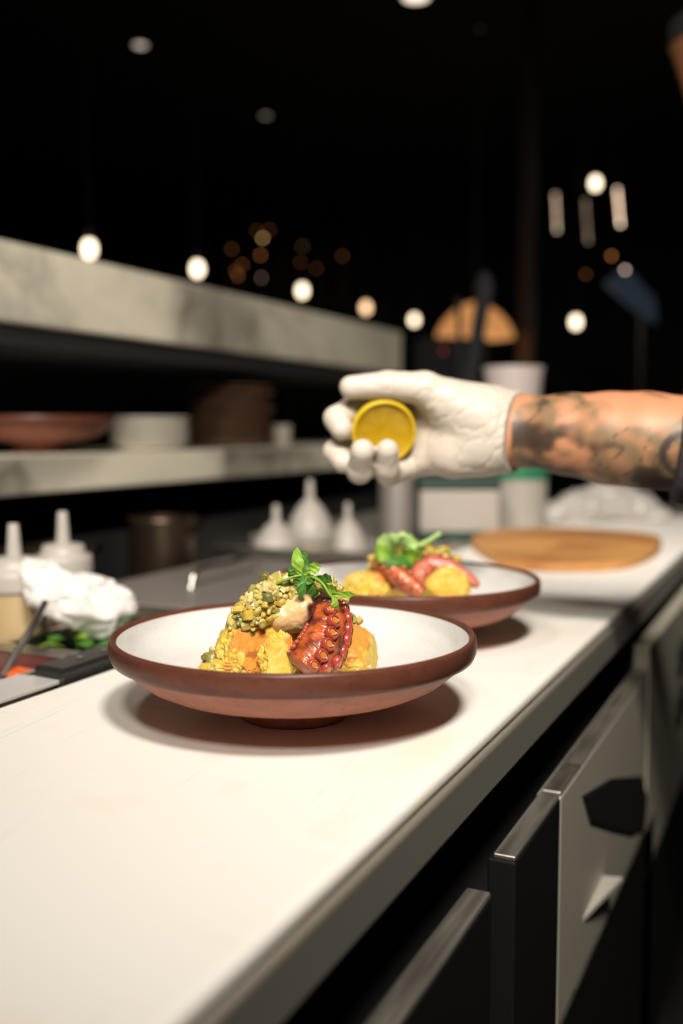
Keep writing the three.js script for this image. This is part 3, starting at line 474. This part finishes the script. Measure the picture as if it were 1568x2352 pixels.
// lemon half in the hand
{
  const c = H(880, 990, .004), nrm = dirCam(.10, -.26, 1).normalize();
  const t = thing('lemon_half', 'yellow squeezed lemon half held in the white glove', 'lemon', c);
  const q = new THREE.Quaternion().setFromUnitVectors(V(0, 1, 0), nrm), R = .0262;
  const peel = lathe([[0, -.020], [.010, -.0192], [.018, -.0155], [.0235, -.009], [.0262, -.001], [.0264, .003], [.0258, .0052], [.0246, .0058], [.0236, .0052]], 64);
  t.scale.setScalar(1.08);
  const p = part('peel', peel, P({ color: lin(.64, .44, .010), roughness: .42, bumpMap: fineBump, bumpScale: .0004 }), t); p.quaternion.copy(q);
  const fg = lathe([[.0238, .0053], [.0226, .0036], [.018, .0018], [.010, .0006], [0, .0]], 64); fg.deleteAttribute('uv');
  paint(fg, (x, y, z) => { const a = Math.atan2(z, x), s = Math.abs(Math.sin(a * 4.5)), r = Math.hypot(x, z); return mix3([.50, .31, .006], [.40, .235, .003], clamp(.35 * s + fbm(x * 260, 1, z * 260, 3) * .8)); });
  const f = part('pulp', fg, mVert({ roughness: .35, clearcoat: .4 }), t); f.quaternion.copy(q);
}

// ------------------------------------------------------------------ marble pass shelf and its crockery
const SX = -1.0, UZ = -2.49;
{
  const t = thing('pass_shelf', 'two tier marble pass shelf with a thick upper slab at the left', 'shelf', [-1.2, 0, -1.2]);
  wpart('upper_slab', box(SX - .36, SX, 1.235, 1.345, .6, UZ, .004), mMarble, t, 'thick grey veined marble slab');
  wpart('under_frame', box(SX - .355, SX - .012, 1.205, 1.2345, .6, UZ + .02, .002), mBlackMatt, t, 'black frame under the upper slab');
  wpart('lower_slab', box(SX - .36, SX, .997, 1.053, .6, -3.0, .004), mMarble, t, 'thinner marble slab carrying the crockery');
  wpart('back_panel', box(SX - .375, SX - .361, 0, 1.30, .6, -3.0, .001), mBlackMatt, t);
  for (const z of [.5, -1.05, -2.42]) wpart('upright', box(SX - .345, SX - .315, 1.053, 1.235, z, z - .04, .002), mBlack, t);
  for (const z of [.5, -1.2, -2.9]) wpart('leg', box(SX - .345, SX - .305, 0, .997, z, z - .04, .002), mBlack, t);
}
makeBowl('terracotta bowl on the lower marble shelf at the left edge', -1.098, -1.210, 1.0535);
const mDish = P({ color: lin(.74, .70, .62), roughness: .3 }), mBrownPlate = P({ color: lin(.17, .095, .055), roughness: .5 });
const dishGeo = lathe([[0, .002], [.040, .002], [.042, 0], [.050, 0], [.058, .004], [.068, .011], [.071, .0125], [.0700, .0140], [.066, .0125], [.055, .006], [.04, .005], [0, .005]], 48);
for (let i = 0; i < 6; i++) { const d = single('side_plate', dishGeo.clone(), mDish, ['lowest', 'second lowest', 'third', 'fourth', 'fifth', 'topmost'][i] + ' small white dish of the stack beside the shelf bowl', 'plate', [0, 0, 0], 'white dishes stacked on the marble shelf'); d.position.set(-1.07 + .0015 * Math.sin(i * 3), 1.053 + i * .0088, -1.468 + .001 * Math.cos(i * 5)); }
const plateGeo = lathe([[0, .003], [.05, .003], [.052, 0], [.058, 0], [.070, .005], [.086, .010], [.0885, .0118], [.087, .0132], [.070, .0085], [.055, .006], [0, .006]], 48);
const ordinals = ['bottom', 'second', 'third', 'fourth', 'fifth', 'sixth', 'seventh', 'eighth', 'ninth', 'tenth', 'top'];
for (let i = 0; i < 11; i++) { const d = single('dinner_plate', plateGeo.clone(), mBrownPlate, ordinals[i] + ' brown plate counted upward in the tall dark stack on the shelf', 'plate', [0, 0, 0], 'brown plates stacked on the marble shelf'); d.position.set(-1.10 + .004 * Math.sin(i * 2.3), 1.053 + i * .0112, -1.79 + .005 * Math.cos(i * 1.7)); }
{
  const c = thing('espresso_cup', 'small pale cup right of the brown plate stack', 'cup', [-1.065, 1.053, -1.945]);
  part('cup_wall', lathe([[0, .002], [.016, .002], [.018, 0], [.020, .003], [.0225, .045], [.0215, .0455], [.019, .006], [0, .005]], 32), P({ color: lin(.42, .37, .31), roughness: .35 }), c);
}
single('stone_tray', box(-1.34, -1.10, 1.3452, 1.357, -1.98, -2.24, .004), mMarble, 'grey stone block on top of the upper shelf, near its far end', 'tray', [-1.2, 1.345, -2.1]);
{ const b = thing('shelf_dish', 'pale dish cut off by the left picture edge on the upper shelf', 'dish', [-1.08, 1.345, -.925]); part('dish_body', lathe([[0, .003], [.045, .003], [.05, 0], [.08, .016], [.105, .030], [.104, .032], [.078, .02], [.05, .006], [0, .006]], 48), mDish, b); }

// ------------------------------------------------------------------ prep well
function pan(name, label, x0, x1, z0, z1, top = .886, cat = 'pan') {
  const t = thing(name, label, cat, [(x0 + x1) / 2, .80, (z0 + z1) / 2]); const w = .002, f = .008;
  const g = join([box(x0, x0 + w, .801, top, z0, z1, 0), box(x1 - w, x1, .801, top, z0, z1, 0), box(x0, x1, .801, top, z0, z0 - w, 0), box(x0, x1, .801, top, z1 + w, z1, 0), box(x0, x1, .801, .803, z0, z1, 0)]);
  wpart('pan_wall', g, mSteelPlain, t);
  wpart('flange', join([box(x0 - f, x0 + w, top - .002, top + .001, z0 + f, z1 - f, .001), box(x1 - w, x1 + f, top - .002, top + .001, z0 + f, z1 - f, .001), box(x0, x1, top - .002, top + .001, z0 + f, z0 - w, .001), box(x0, x1, top - .002, top + .001, z1 + w, z1 - f, .001)]), mSteelPlain, t);
  return t;
}
pan('insert_pan', 'steel pan of red sauce at the left picture edge', -.705, -.585, -.52, -.690);
pan('insert_pan', 'steel pan of green herbs behind the knife handle', -.692, -.585, -.712, -.880);
pan('insert_pan', 'steel pan closed by a flat grey lid behind the near bowl', -.815, -.585, -.92, -1.33);
{
  const g = new THREE.PlaneGeometry(.114, .164, 60, 80); g.rotateX(-Math.PI / 2); const p = g.attributes.position; for (let i = 0; i < p.count; i++) p.setY(i, .004 * (fbm(p.getX(i) * 60, 3, p.getZ(i) * 60, 3) - .5)); g.computeVertexNormals(); g.translate(-.645, .868, -.605);
  const side = box(-.7025, -.5875, .803, .8655, -.523, -.687, 0); side.deleteAttribute('uv'); 
  single('red_sauce', join([g, side]), P({ color: lin(.28, .018, .012), roughness: .25, clearcoat: .6 }), 'dark red sauce filling the steel pan at the left', 'sauce', [-.645, .803, -.605]);
  const c = lump(V(-.618, .874, -.655), [.014, .009, .012], 5.5, { rough: .3, detail: 12 });
  single('pepper_piece', c, P({ color: lin(.75, .10, .015), roughness: .2, clearcoat: .8 }), 'bright orange red pepper piece floating on the red sauce', 'vegetable', [-.618, .866, -.655]);
}
{ // spoon standing in the red sauce
  const t = thing('serving_spoon', 'dark steel spoon leaning up out of the red sauce', 'spoon', at(6, 1556, .86));
  wpart('handle', tube([at(6, 1556, .86), at(40, 1495, .88), at(75, 1440, .90), at(104, 1384, .93)], .0036, 30, 10), mSteelPlain, t);
  const b = new THREE.SphereGeometry(1, 24, 16); b.scale(.018, .006, .026); b.translate(...at(-6, 1572, .855).toArray()); wpart('spoon_bowl', b, mSteelPlain, t);
}
{ // herbs
  const t = thing('herb_bunch', 'loose dark green herb leaves filling the pan left of the near bowl', 'herb', [-.638, .803, -.795]); const rnd = mulberry(31);
  const fill = lump(V(-.638, .842, -.795), [.046, .036, .072], 9, { rough: .2, detail: 20 }); wpart('leaf_bed', fill, M({ color: lin(.05, .09, .02), roughness: .8 }), t);
  for (let i = 0; i < 46; i++) { const a = rnd() * 6.28, r = Math.sqrt(rnd()) * .055, x = -.638 + Math.cos(a) * r * .75, z = -.795 + Math.sin(a) * r, y = .874 + rnd() * .014, b = rnd() * 6.28, l = .014 + rnd() * .02; const d = V(Math.cos(b), .35 * (rnd() - .2), Math.sin(b)); wpart('leaf', leafGeo([0, .33, .66, 1].map(k => V(x, y, z).addScaledVector(d, k * l).add(V(0, .006 * Math.sin(k * 3), 0))), .012 + rnd() * .008, V(-d.z, .4 * (rnd() - .5), d.x), { lobes: 3, fold: .3 }), rnd() < .3 ? mLeafA : mLeafB, t); }
}
{ // flat lid with a handle
  const t = thing('pan_lid', 'flat grey steel lid behind the near bowl with a bright handle', 'lid', [-.70, .887, -1.125]);
  wpart('lid_sheet', box(-.818, -.582, .8875, .8915, -.925, -1.325, .0015), M({ color: lin(.22, .195, .18), metalness: .15, roughness: .45 }), t);
  wpart('lid_handle', tube([V(-.70, .8905, -1.04), V(-.70, .909, -1.05), V(-.70, .911, -1.125), V(-.70, .909, -1.20), V(-.70, .8905, -1.21)], .0045, 30, 8), mSteelPlain, t, 'bright bent rod handle');
}
single('divider_bar', box(-.86, -.572, .86, .906, -1.345, -1.362, .003), mSteelPlain, 'pale steel divider bar behind the lidded pan', 'bar', [-.71, .86, -1.353]);
// squeeze bottles
function squeeze(label, pos, r, hBody, hCone, tipR, tipH, fill, fillMat, flat) {
  const cap = mCap;
  const t = thing('squeeze_bottle', label, 'squeeze bottle', pos, 'squeeze bottles in the prep well');
  part('bottle_wall', lathe([[0, 0], [r * .94, 0], [r, .004], [r, hBody * .93], [r * .97, hBody * .98], [r * .9, hBody]], 40), mBottle, t);
  part('sauce_fill', lathe([[0, .002], [r * .95, .002], [r * .965, .006], [r * .965, fill], [0, fill]], 32), fillMat, t);
  part('cap', flat ? lathe([[r * 1.03, hBody - .012], [r * 1.03, hBody + .002], [r * .98, hBody + .008], [r * .78, hBody + .009], [r * .76, hBody + .016], [r * .70, hBody + .019], [tipR * 1.6, hBody + .021], [0, hBody + .021]], 40) : lathe([[r * 1.02, hBody - .012], [r * 1.02, hBody], [r * .96, hBody + hCone * .16], [r * .80, hBody + hCone * .46], [r * .52, hBody + hCone * .78], [r * .30, hBody + hCone * .94], [tipR * 1.3, hBody + hCone], [0, hBody + hCone]], 40), cap, t);
  const y = flat ? hBody + .02 : hBody + hCone - .002;
  part('nozzle', lathe([[tipR * 1.25, y - .004], [tipR, y + tipH * .5], [tipR * .8, y + tipH], [tipR * .45, y + tipH], [tipR * .3, y + tipH * .9], [0, y + tipH * .9]], 24), cap, t);
  return t;
}
const fillM = c => P({ color: lin(...c), roughness: .4 });
{ const a = at(33, 1300, 1.02), b = at(146, 1300, 1.12); squeeze('squeeze bottle of yellow dressing cut by the left picture edge', [a.x, .80, a.z], .033, .140, .02, .0066, .034, .124, fillM([.62, .46, .15]), true); squeeze('white flat capped squeeze bottle standing behind the crumpled towel', [b.x, .80, b.z], .031, .142, .02, .0066, .036, .115, fillM([.66, .60, .50]), true); }
squeeze('squeeze bottle of brown sauce with a white cone, left of three', [-.774, .80, -1.394], .041, .088, .055, .006, .028, .082, fillM([.28, .085, .03]), false);
squeeze('tall pale squeeze bottle, middle of three behind the far bowl', [-.7625, .80, -1.490], .039, .118, .055, .006, .034, .10, fillM([.40, .36, .27]), false);
squeeze('squeeze bottle of greenish oil, right of three behind the far bowl', [-.7236, .80, -1.556], .034, .085, .050, .0055, .030, .07, fillM([.34, .32, .08]), false);
{ // crumpled towel
  const pts = [[92, 1322, 1.0, .013], [130, 1345, .985, .018], [178, 1372, .975, .020], [232, 1385, .985, .022], [282, 1402, .99, .017], [250, 1425, .97, .013], [190, 1400, .955, .012], [120, 1375, .965, .012]].map(q => [at(q[0] - 22, q[1] - 4, q[2] + .01), q[3]]);
  const fs = []; for (let i = 0; i + 1 < pts.length; i++) fs.push(capsule(pts[i][0], pts[i + 1][0], pts[i][1], pts[i + 1][1])); const f0 = union(fs, .014);
  const f = (x, y, z) => { const w = fbm(x * 30, y * 30, z * 30, 3); return f0(x, y, z) + (Math.abs(fbm(x * 26 + w, y * 40, z * 26 - w, 3) - .5) - .12) * .032 + (fbm(x * 120, y * 120, z * 120, 2) - .5) * .003; };
  single('kitchen_towel', sdfMesh(f, ...bounds(pts.map(p => p[0]), .04), .0026), mCloth, 'crumpled white towel draped between the squeeze bottles and herbs', 'towel', at(200, 1440, .98));
}
// dark pots under the shelf
for (const [px, py, d, r, top, label] of [[430, 1200, 1.52, .050, .955, 'dark metal pot with a handle under the marble shelf'], [205, 1250, 1.30, .048, .935, 'dark pot rim behind the white squeeze bottles']]) {
  const c = at(px, py, d), t = thing('sauce_pot', label, 'pot', [-.905, .80, c.z]), h = top - .80, m = M({ color: lin(.10, .07, .05), metalness: .9, roughness: .35 });
  part('pot_wall', lathe([[0, 0], [r * .95, 0], [r, .006], [r, h - .004], [r + .003, h], [r - .002, h], [r - .003, .006], [0, .004]], 48), m, t);
  part('pot_handle', tube([V(r * .9, h - .02, 0), V(r + .02, h - .012, .01), V(r + .05, h + .006, .03)], .005, 16, 8), m, t);
}
// knife lying on the rail
{
  const t = thing('chef_knife', 'chef knife with a black riveted handle lying along the steel rail', 'knife', [-.53, .8925, -.60]);
  const sh = new THREE.Shape(); sh.moveTo(-.0, -.556); sh.lineTo(-.0405, -.548); sh.bezierCurveTo(-.043, -.45, -.036, -.36, -.006, -.30); sh.lineTo(0, -.31); sh.closePath();
  const bg = new THREE.ExtrudeGeometry(sh, { depth: .002, bevelEnabled: true, bevelSize: .0006, bevelThickness: .0006, bevelSegments: 1, curveSegments: 20 }); bg.rotateX(Math.PI / 2); const pp = bg.attributes.position; for (let i = 0; i < pp.count; i++) pp.setZ(i, pp.getZ(i)); 
  bg.translate(-.5125, .8995, -.035); wpart('blade', bg, M({ color: lin(.82, .80, .77), metalness: .45, roughness: .4 }), t, 'broad polished blade');
  const hs = new THREE.Shape(); hs.moveTo(-.000, -.550); hs.lineTo(-.0255, -.553); hs.bezierCurveTo(-.027, -.60, -.024, -.64, -.028, -.676); hs.lineTo(-.004, -.684); hs.bezierCurveTo(.001, -.64, -.002, -.60, 0, -.562); hs.closePath();
  const hg = new THREE.ExtrudeGeometry(hs, { depth: .010, bevelEnabled: true, bevelSize: .003, bevelThickness: .003, bevelSegments: 3, curveSegments: 16 }); hg.rotateX(Math.PI / 2); hg.translate(-.5095, .9058, -.035); wpart('handle', hg, P({ color: lin(.014, .013, .013), roughness: .38 }), t, 'black moulded handle');
  for (const z of [-.620, -.650, -.685]) { const r = new THREE.CylinderGeometry(.0028, .0028, .001, 16); r.translate(-.523, .9089, z); wpart('rivet', r, mSteelPlain, t); }
}

// ------------------------------------------------------------------ far end of the counter
{
  const out = [[1085, 1238], [1108, 1260], [1160, 1283], [1230, 1292], [1330, 1294], [1420, 1289], [1482, 1272], [1515, 1245], [1503, 1229], [1450, 1221], [1350, 1214], [1250, 1211], [1150, 1216], [1100, 1226]].map(p => atY(p[0], p[1], .912)), c = V(-.355, CT + .0005, -1.56);
  const sh = new THREE.Shape(new THREE.CatmullRomCurve3(out, true).getPoints(90).slice(0, -1).map(p => new THREE.Vector2(p.x - c.x, -(p.z - c.z))));
  const g = new THREE.ExtrudeGeometry(sh, { depth: .008, bevelEnabled: true, bevelSize: .002, bevelThickness: .002, bevelSegments: 3 }); g.rotateX(-Math.PI / 2); g.translate(0, .002, 0);
  const m = shade(new THREE.Mesh(g, mWood)); m.name = numbered('wooden_board'); m.position.copy(c); m.userData = { label: 'rounded brown wooden board lying on the white counter', category: 'board' }; scene.add(m);
}
{ // crumpled plastic film
  const pts = [[1265, 1178, 2.02, .022], [1330, 1165, 2.05, .034], [1400, 1155, 2.08, .042], [1460, 1168, 2.08, .034], [1520, 1188, 2.06, .018]].map(q => [at(q[0], q[1], q[2]), q[3]]); const fs = []; for (let i = 0; i + 1 < pts.length; i++) fs.push(capsule(pts[i][0], pts[i + 1][0], pts[i][1], pts[i + 1][1])); const f0 = union(fs, .02);
  const f = (x, y, z) => Math.max(f0(x, y, z) + (Math.abs(fbm(x * 34, y * 50, z * 34, 3) - .5) - .1) * .04, .9005 - y);
  single('plastic_film', sdfMesh(f, ...bounds(pts.map(p => p[0]), .05), .004), P({ color: lin(.60, .56, .52), roughness: .3, transmission: .3, thickness: 0 }), 'crumpled clear plastic film at the far end of the white counter', 'plastic film', [-.38, .9, -2.07]);
}
const mGreen = P({ color: lin(.02, .16, .075), roughness: .4 }), mDkGreen = P({ color: lin(.006, .030, .020), roughness: .5 }), mPack = P({ color: lin(.34, .31, .275), roughness: .5 });
{
  const c = at(1048, 1150, 1.82), t = thing('food_box', 'white box with dark green lid and foot under the gloved hand', 'box', [c.x, .889, c.z], null, YAW);
  part('box_wall', box(-.070, .070, .018, .093, -.05, .05, .004), mPack, t); part('lid', box(-.073, .073, .093, .116, -.053, .053, .005), mDkGreen, t, 'dark green lid'); part('foot', box(-.073, .073, 0, .018, -.053, .053, .004), mDkGreen, t, 'dark green foot');
}
const tubC = at(1192, 1120, 1.93);
{
  const t = thing('plastic_tub', 'white tub with green bands beneath the forearm', 'tub', [tubC.x, .889, tubC.z]);
  part('tub_wall', lathe([[0, 0], [.048, 0], [.050, .004], [.054, .13], [.055, .16], [.052, .16], [.047, .006], [0, .004]], 48), mPack, t);
  const wrap = lathe([[.0535, .105], [.0548, .105], [.0556, .150], [.0545, .150]], 48); part('green_band', wrap, mGreen, t, 'green printed band'); const w2 = new THREE.TorusGeometry(.051, .006, 10, 48, 2.4); w2.rotateX(1.2); w2.rotateY(YAW + 2.4); w2.translate(0, .07, 0); part('green_strap', w2, mGreen, t, 'green strap running down the side');
  part('tub_lid', lathe([[0, .166], [.050, .166], [.0575, .166], [.0575, .158], [.056, .158], [.0555, .1605], [0, .1605]], 48), mDkGreen, t);
}
{
  const t = thing('deli_cup', 'cloudy plastic cup standing on the tub behind the wrist', 'cup', at(1177, 985, 1.93).setY(.889 + .1665));
  part('cup_wall', lathe([[0, 0], [.042, 0], [.044, .003], [.056, .142], [.0585, .146], [.0585, .152], [.0565, .152], [.0545, .142], [.0425, .004], [0, .003]], 48), P({ color: lin(.55, .48, .46), roughness: .5, transmission: .3, thickness: 0 }), t);
}
{ const c = at(912, 1150, 1.80), t = thing('steel_canister', 'narrow dull steel canister under the fingertips', 'canister', [c.x, .889, c.z]); part('canister_wall', lathe([[0, 0], [.031, 0], [.0325, .003], [.0325, .165], [.034, .168], [.031, .168], [.030, .005], [0, .004]], 40), M({ color: lin(.30, .27, .25), metalness: .6, roughness: .6 }), t); }
{ // utensil crock
  const c = at(1088, 900, 2.25), t = thing('utensil_crock', 'black crock behind the cup holding dark utensils', 'crock', [c.x, .889, c.z]); part('crock_wall', lathe([[0, 0], [.05, 0], [.054, .005], [.057, .28], [.054, .28], [.05, .008], [0, .006]], 40), mBlack, t);
  for (const [px0, py0, px1, py1, m, r, label] of [[1072, 860, 1112, 668, M({ color: lin(.003, .0035, .006), roughness: .8 }), .017, 'thick dark utensil handle slanting right out of the black crock'], [1062, 860, 1052, 700, M({ color: lin(.003, .0035, .005), roughness: .8 }), .006, 'thin dark utensil standing at the left of the black crock'], [1080, 860, 1112, 712, M({ color: lin(.45, .42, .4), metalness: .6, roughness: .5 }), .006, 'pale steel utensil leaning right in the black crock']]) {
    const a = at(px0, py0 + 60, 2.25), b = at(px1, py1, 2.22), u = thing('kitchen_utensil', label, 'utensil', a, 'utensils in the black crock'); wpart('utensil_handle', tube([a, a.clone().lerp(b, .5), b], r, 12, 8), m, u); const hgeo = new THREE.SphereGeometry(1, 20, 14); hgeo.scale(r * 1.3, r * 2.6, r * .9); hgeo.translate(b.x, b.y, b.z); wpart('utensil_head', hgeo, m, u);
  }
}

// ------------------------------------------------------------------ lamps in the dark room
const bulbShape = lathe([[0, -.026], [.009, -.0245], [.016, -.018], [.0195, -.006], [.0195, .006], [.016, .018], [.010, .025], [0, .027]], 24);
const where = ['leftmost hanging lamp above the upper marble shelf', 'second hanging lamp from the left above the marble shelf', 'third hanging lamp, above the far part of the marble shelf', 'fourth hanging lamp, just past the end of the marble shelf', 'fifth hanging lamp, left of the orange shade'];
const warm = mGlow(1, .80, .56, 7), warmer = mGlow(1, .62, .34, 5);
function pendant(p, label, mat, group) {
  const t = thing('pendant_lamp', label, 'lamp', p, group);
  part('lamp_bulb', bulbShape, mat, t); part('socket', new THREE.CylinderGeometry(.010, .012, .03, 16).translate(0, .040, 0), mBlack, t); part('cord', new THREE.CylinderGeometry(.002, .002, RH - p.y - .05, 6).translate(0, (RH - p.y - .05) / 2 + .05, 0), mBlackMatt, t);
  const l = new THREE.PointLight(mat.emissive, .05, 0, 2); l.position.copy(p); l.castShadow = true; l.name = 'pendant_glow'; scene.add(l);
}
[[205, 572], [453, 618], [694, 668], [840, 707], [951, 735]].forEach(([px, py], i) => { const r = at(px, py, 1); const d = -2.02 / r.x; pendant(at(px, py, d), where[i], i === 3 ? warmer : warm, 'row of hanging lamps beyond the shelf'); });
pendant(at(1322, 740, 4.4), 'single hanging lamp right of the orange shade', warm);
[[1100, 66, .012, 'very faint ceiling spot right of the cut off one', .18], [322, 103, .026, 'ceiling spot at the upper left of the dark ceiling', 1.6], [610, 265, .022, 'faint ceiling spot right of the upper left one', .7], [955, -8, .050, 'bright ceiling spot cut by the top picture edge', 3]].forEach(([px, py, r, label, k]) => {
  const p = atY(px, py, RH - .006), t = thing('ceiling_spotlight', label, 'spotlight', p);
  part('lamp_disc', new THREE.CylinderGeometry(r, r, .004, 32), mGlow(1, .82, .66, k), t); part('trim_ring', new THREE.TorusGeometry(r * 1.15, .004, 8, 36).rotateX(Math.PI / 2), mBlack, t);
  const l = new THREE.SpotLight(lin(1, .82, .66), .25, 0, .6, .8, 2); l.position.set(p.x, p.y - .01, p.z); l.target.position.set(p.x, 0, p.z); l.castShadow = true; l.name = 'ceiling_spot_glow'; scene.add(l, l.target);
});
// wide orange shade
{
  const p = at(1090, 776, 3.9), t = thing('orange_lamp', 'wide glowing orange lamp shade behind the dark utensils', 'lamp', p);
  part('lamp_shade', lathe([[.150, 0], [.146, .022], [.125, .060], [.09, .098], [.05, .124], [.02, .134], [0, .136]], 48), mGlow(1, .42, .13, .95), t); part('cord', new THREE.CylinderGeometry(.004, .004, RH - p.y - .13, 6).translate(0, (RH - p.y - .13) / 2 + .13, 0), mBlackMatt, t);
  const l = new THREE.PointLight(lin(1, .5, .2), .35, 0, 2); l.position.set(p.x, p.y - .04, p.z); l.castShadow = true; l.name = 'orange_shade_glow'; scene.add(l);
}
{ const p = at(1208, 800, 4.1); single('wooden_post', box(p.x - .03, p.x + .03, 0, RH - .001, p.z - .03, p.z + .03, .003), M({ color: lin(.022, .009, .004), roughness: .9 }), 'dim brown wooden post right of the orange shade', 'post', [p.x, 0, p.z]); }
// beaded light strands
const beadGeo = new THREE.SphereGeometry(.0052, 10, 8);
[[1275, 448, 1279, 528, 12, .55, 'left strand of tiny bulbs in the upper right dark'], [1344, 462, 1350, 552, 13, .20, 'dim middle strand of tiny bulbs below the bright bulb'], [1417, 436, 1424, 514, 12, 1.35, 'brightest strand of tiny bulbs, right of the bright bulb']].forEach(([x0, y0, x1, y1, n, k, label]) => {
  const d = 4.4, a = at(x0, y0, d), b = at(x1, y1, d), t = thing('light_strand', label, 'light strand', b, 'strands of tiny bulbs'), m = mGlow(1, .70, .48, k * 6);
  wpart('wire', tube([b, a, V(a.x, RH - .001, a.z)], .0012, 8, 5), mBlackMatt, t);
  for (let i = 0; i < n; i++) { const q = part('bulb', beadGeo, i === n - 1 ? mGlow(1, .78, .56, k * 9) : m, t); q.position.copy(a.clone().lerp(b, i / (n - 1)).sub(b)); }
});
pendant(at(1367, 421, 4.4), 'bright round bulb above the three light strands', warm);
// a string of amber bulbs wound along the back bar, a cluster at the right
const O = [1, .36, .10], Y = [1, .62, .22], W0 = [1, .70, .58];
function bulbString(label, d, list, ends, r) {
  const base = ends[1], t = thing('fairy_lights', label, 'light string', base), ps = list.map(g => at(g[0], g[1], d));
  const q = [ends[0], ...ps, ends[1]]; const gs = []; for (let i = 0; i + 1 < q.length; i++) gs.push(tube([q[i], q[i].clone().lerp(q[i + 1], .5).add(V(0, -.004, 0)), q[i + 1]], .0009, 6, 5));
  wpart('wire', join(gs), mBlackMatt, t); list.forEach((g, i) => { const m = part('bulb', new THREE.SphereGeometry(r, 14, 10), mGlow(...g[2], g[3]), t); m.position.copy(ps[i]).sub(base); });
}
bulbString('string of small amber bulbs on the back bar bottles', 5.75, [[532, 572, O, 1.3], [556, 608, O, 1.7], [541, 622, O, 1.6], [546, 633, O, 2.3], [600, 638, W0, 1.7], [598, 586, O, 3], [603, 547, Y, 7], [590, 530, O, 1], [618, 528, O, 1], [694, 566, Y, 1.3], [690, 603, O, .8], [726, 617, O, .8], [786, 588, O, 1.1]], [at(520, 701, 6.0), at(795, 701, 6.0)], .0068);
{ const a = at(1404, 588, 4.15); bulbString('cluster of three bulbs above the blue screen', 4.15, [[1404, 588, O, 3.2], [1435, 620, W0, 7], [1345, 630, O, .9]], [V(a.x, RH - .001, a.z), V(at(1345, 500, 4.4).x, RH - .001, at(1345, 500, 4.4).z)], .0062); }
{ const p = at(1040, 815, 3.4), t = thing('bar_appliance', 'dark appliance with a red and a white indicator under the orange lamp', 'appliance', [p.x, 0, p.z], null, YAW);
  part('housing', box(-.12, .12, 0, p.y + .06, -.15, -.008, .008), mBlackMatt, t);
  for (const [px, c, k] of [[1018, [1, .1, .08], 1.2], [1060, [.8, .85, .8], .5]]) part('indicator_lamp', new THREE.SphereGeometry(.0046, 14, 10).translate((px - 1040) / FOCAL * 3.4, p.y + .013, -.006), mGlow(...c, k), t); }
{ // bottles around the glints
  const mG = P({ color: lin(.010, .005, .003), roughness: .7, specularIntensity: .3 }); let i = 0; const lab = ['far left', 'second', 'third', 'fourth', 'fifth', 'sixth', 'far right'];
  const c0 = at(660, 700, 6.05), bs = thing('bar_shelf', 'dark shelf of the back bar beyond the marble shelf', 'shelf', [c0.x, 0, c0.z], null, YAW); part('shelf_board', box(-.58, .58, c0.y - .02, c0.y, -.09, .09, .003), mBlackMatt, bs); for (const sx of [-1, 1]) part('shelf_leg', box(sx * .56 - .015, sx * .56 + .015, 0, c0.y - .02, -.05, .05, .002), mBlackMatt, bs);
  for (const px of [522, 560, 602, 645, 690, 735, 785]) { const p = at(px, 700, 6.02); const b = thing('liquor_bottle', lab[i++] + ' dark amber bottle on the back bar shelf', 'bottle', [p.x, c0.y, p.z], 'bottles on the back bar'); b.scale.setScalar(1.5); part('glass', lathe([[0, 0], [.028, 0], [.030, .004], [.030, .16], [.026, .19], [.014, .215], [.013, .27], [.0155, .272], [.0155, .285], [0, .286]], 28), mG, b); }
}
{ // blue slanted panel
  const d = 4.3, c = at(1450, 680, d), q = [[1388, 652], [1430, 616], [1498, 690], [1504, 742], [1450, 706]].map(p => at(p[0], p[1], d)); const sh = new THREE.Shape(q.map(p => { const u = p.clone().sub(c); return new THREE.Vector2(u.dot(RT), u.y); }));
  const g = new THREE.ExtrudeGeometry(sh, { depth: .03, bevelEnabled: true, bevelSize: .004, bevelThickness: .004, bevelSegments: 2 }); const t = thing('blue_screen', 'slanted dim blue screen at the right behind the pale bulb', 'screen', c, null, YAW); part('screen_panel', g, mGlow(.10, .19, .29, .14), t); part('stand', new THREE.CylinderGeometry(.012, .012, c.y, 10).translate(.05, -c.y / 2, -.01), mBlack, t);
}
{ // copper funnel shade at the upper right
  const p = at(1676, 95, 1.5), t = thing('copper_shade', 'copper lamp shade cut by the right picture edge at the top', 'lamp shade', p);
  part('shade_wall', lathe([[.030, -.165], [.045, -.130], [.066, -.060], [.086, 0], [.084, .0], [.064, -.058], [.043, -.128], [.028, -.163]], 48), M({ color: lin(.55, .24, .12), metalness: .85, roughness: .5, side: THREE.DoubleSide }), t);
  part('shade_collar', lathe([[.087, -.001], [.089, 0], [.089, .03], [.02, .08], [0, .08]], 48), mBlack, t); part('rod', new THREE.CylinderGeometry(.006, .006, RH - p.y - .08, 10).translate(0, (RH - p.y - .08) / 2 + .08, 0), mBlack, t);
}
// the two heat lamps over the photographer's shoulder
LAMPS.forEach((l, i) => {
  const p = V(...l.at), t = thing('heat_lamp', 'black heat lamp hanging ' + l.place, 'lamp', p, 'heat lamps above the counter');
  const dir = V(...l.aim).sub(p).normalize(), q = new THREE.Quaternion().setFromUnitVectors(V(0, -1, 0), dir);
  const s = part('lamp_shade', lathe([[.130, .03], [.125, .07], [.10, .15], [.05, .20], [.02, .22], [0, .22]], 40), mBlack, t); s.quaternion.copy(q);
  const b = part('lamp_bulb', lathe([[0, .055], [.06, .060], [.075, .075], [.05, .12], [.02, .17], [0, .18]], 32), mGlow(1, .86, .70, 3), t); b.quaternion.copy(q);
  const top = V(0, .22, 0).applyQuaternion(q); part('cord', tube([top, top.clone().add(V(0, .12, 0)), V(top.x, RH - p.y - .001, top.z)], .004, 12, 6), mBlackMatt, t);
});

renderer.render(scene, camera);
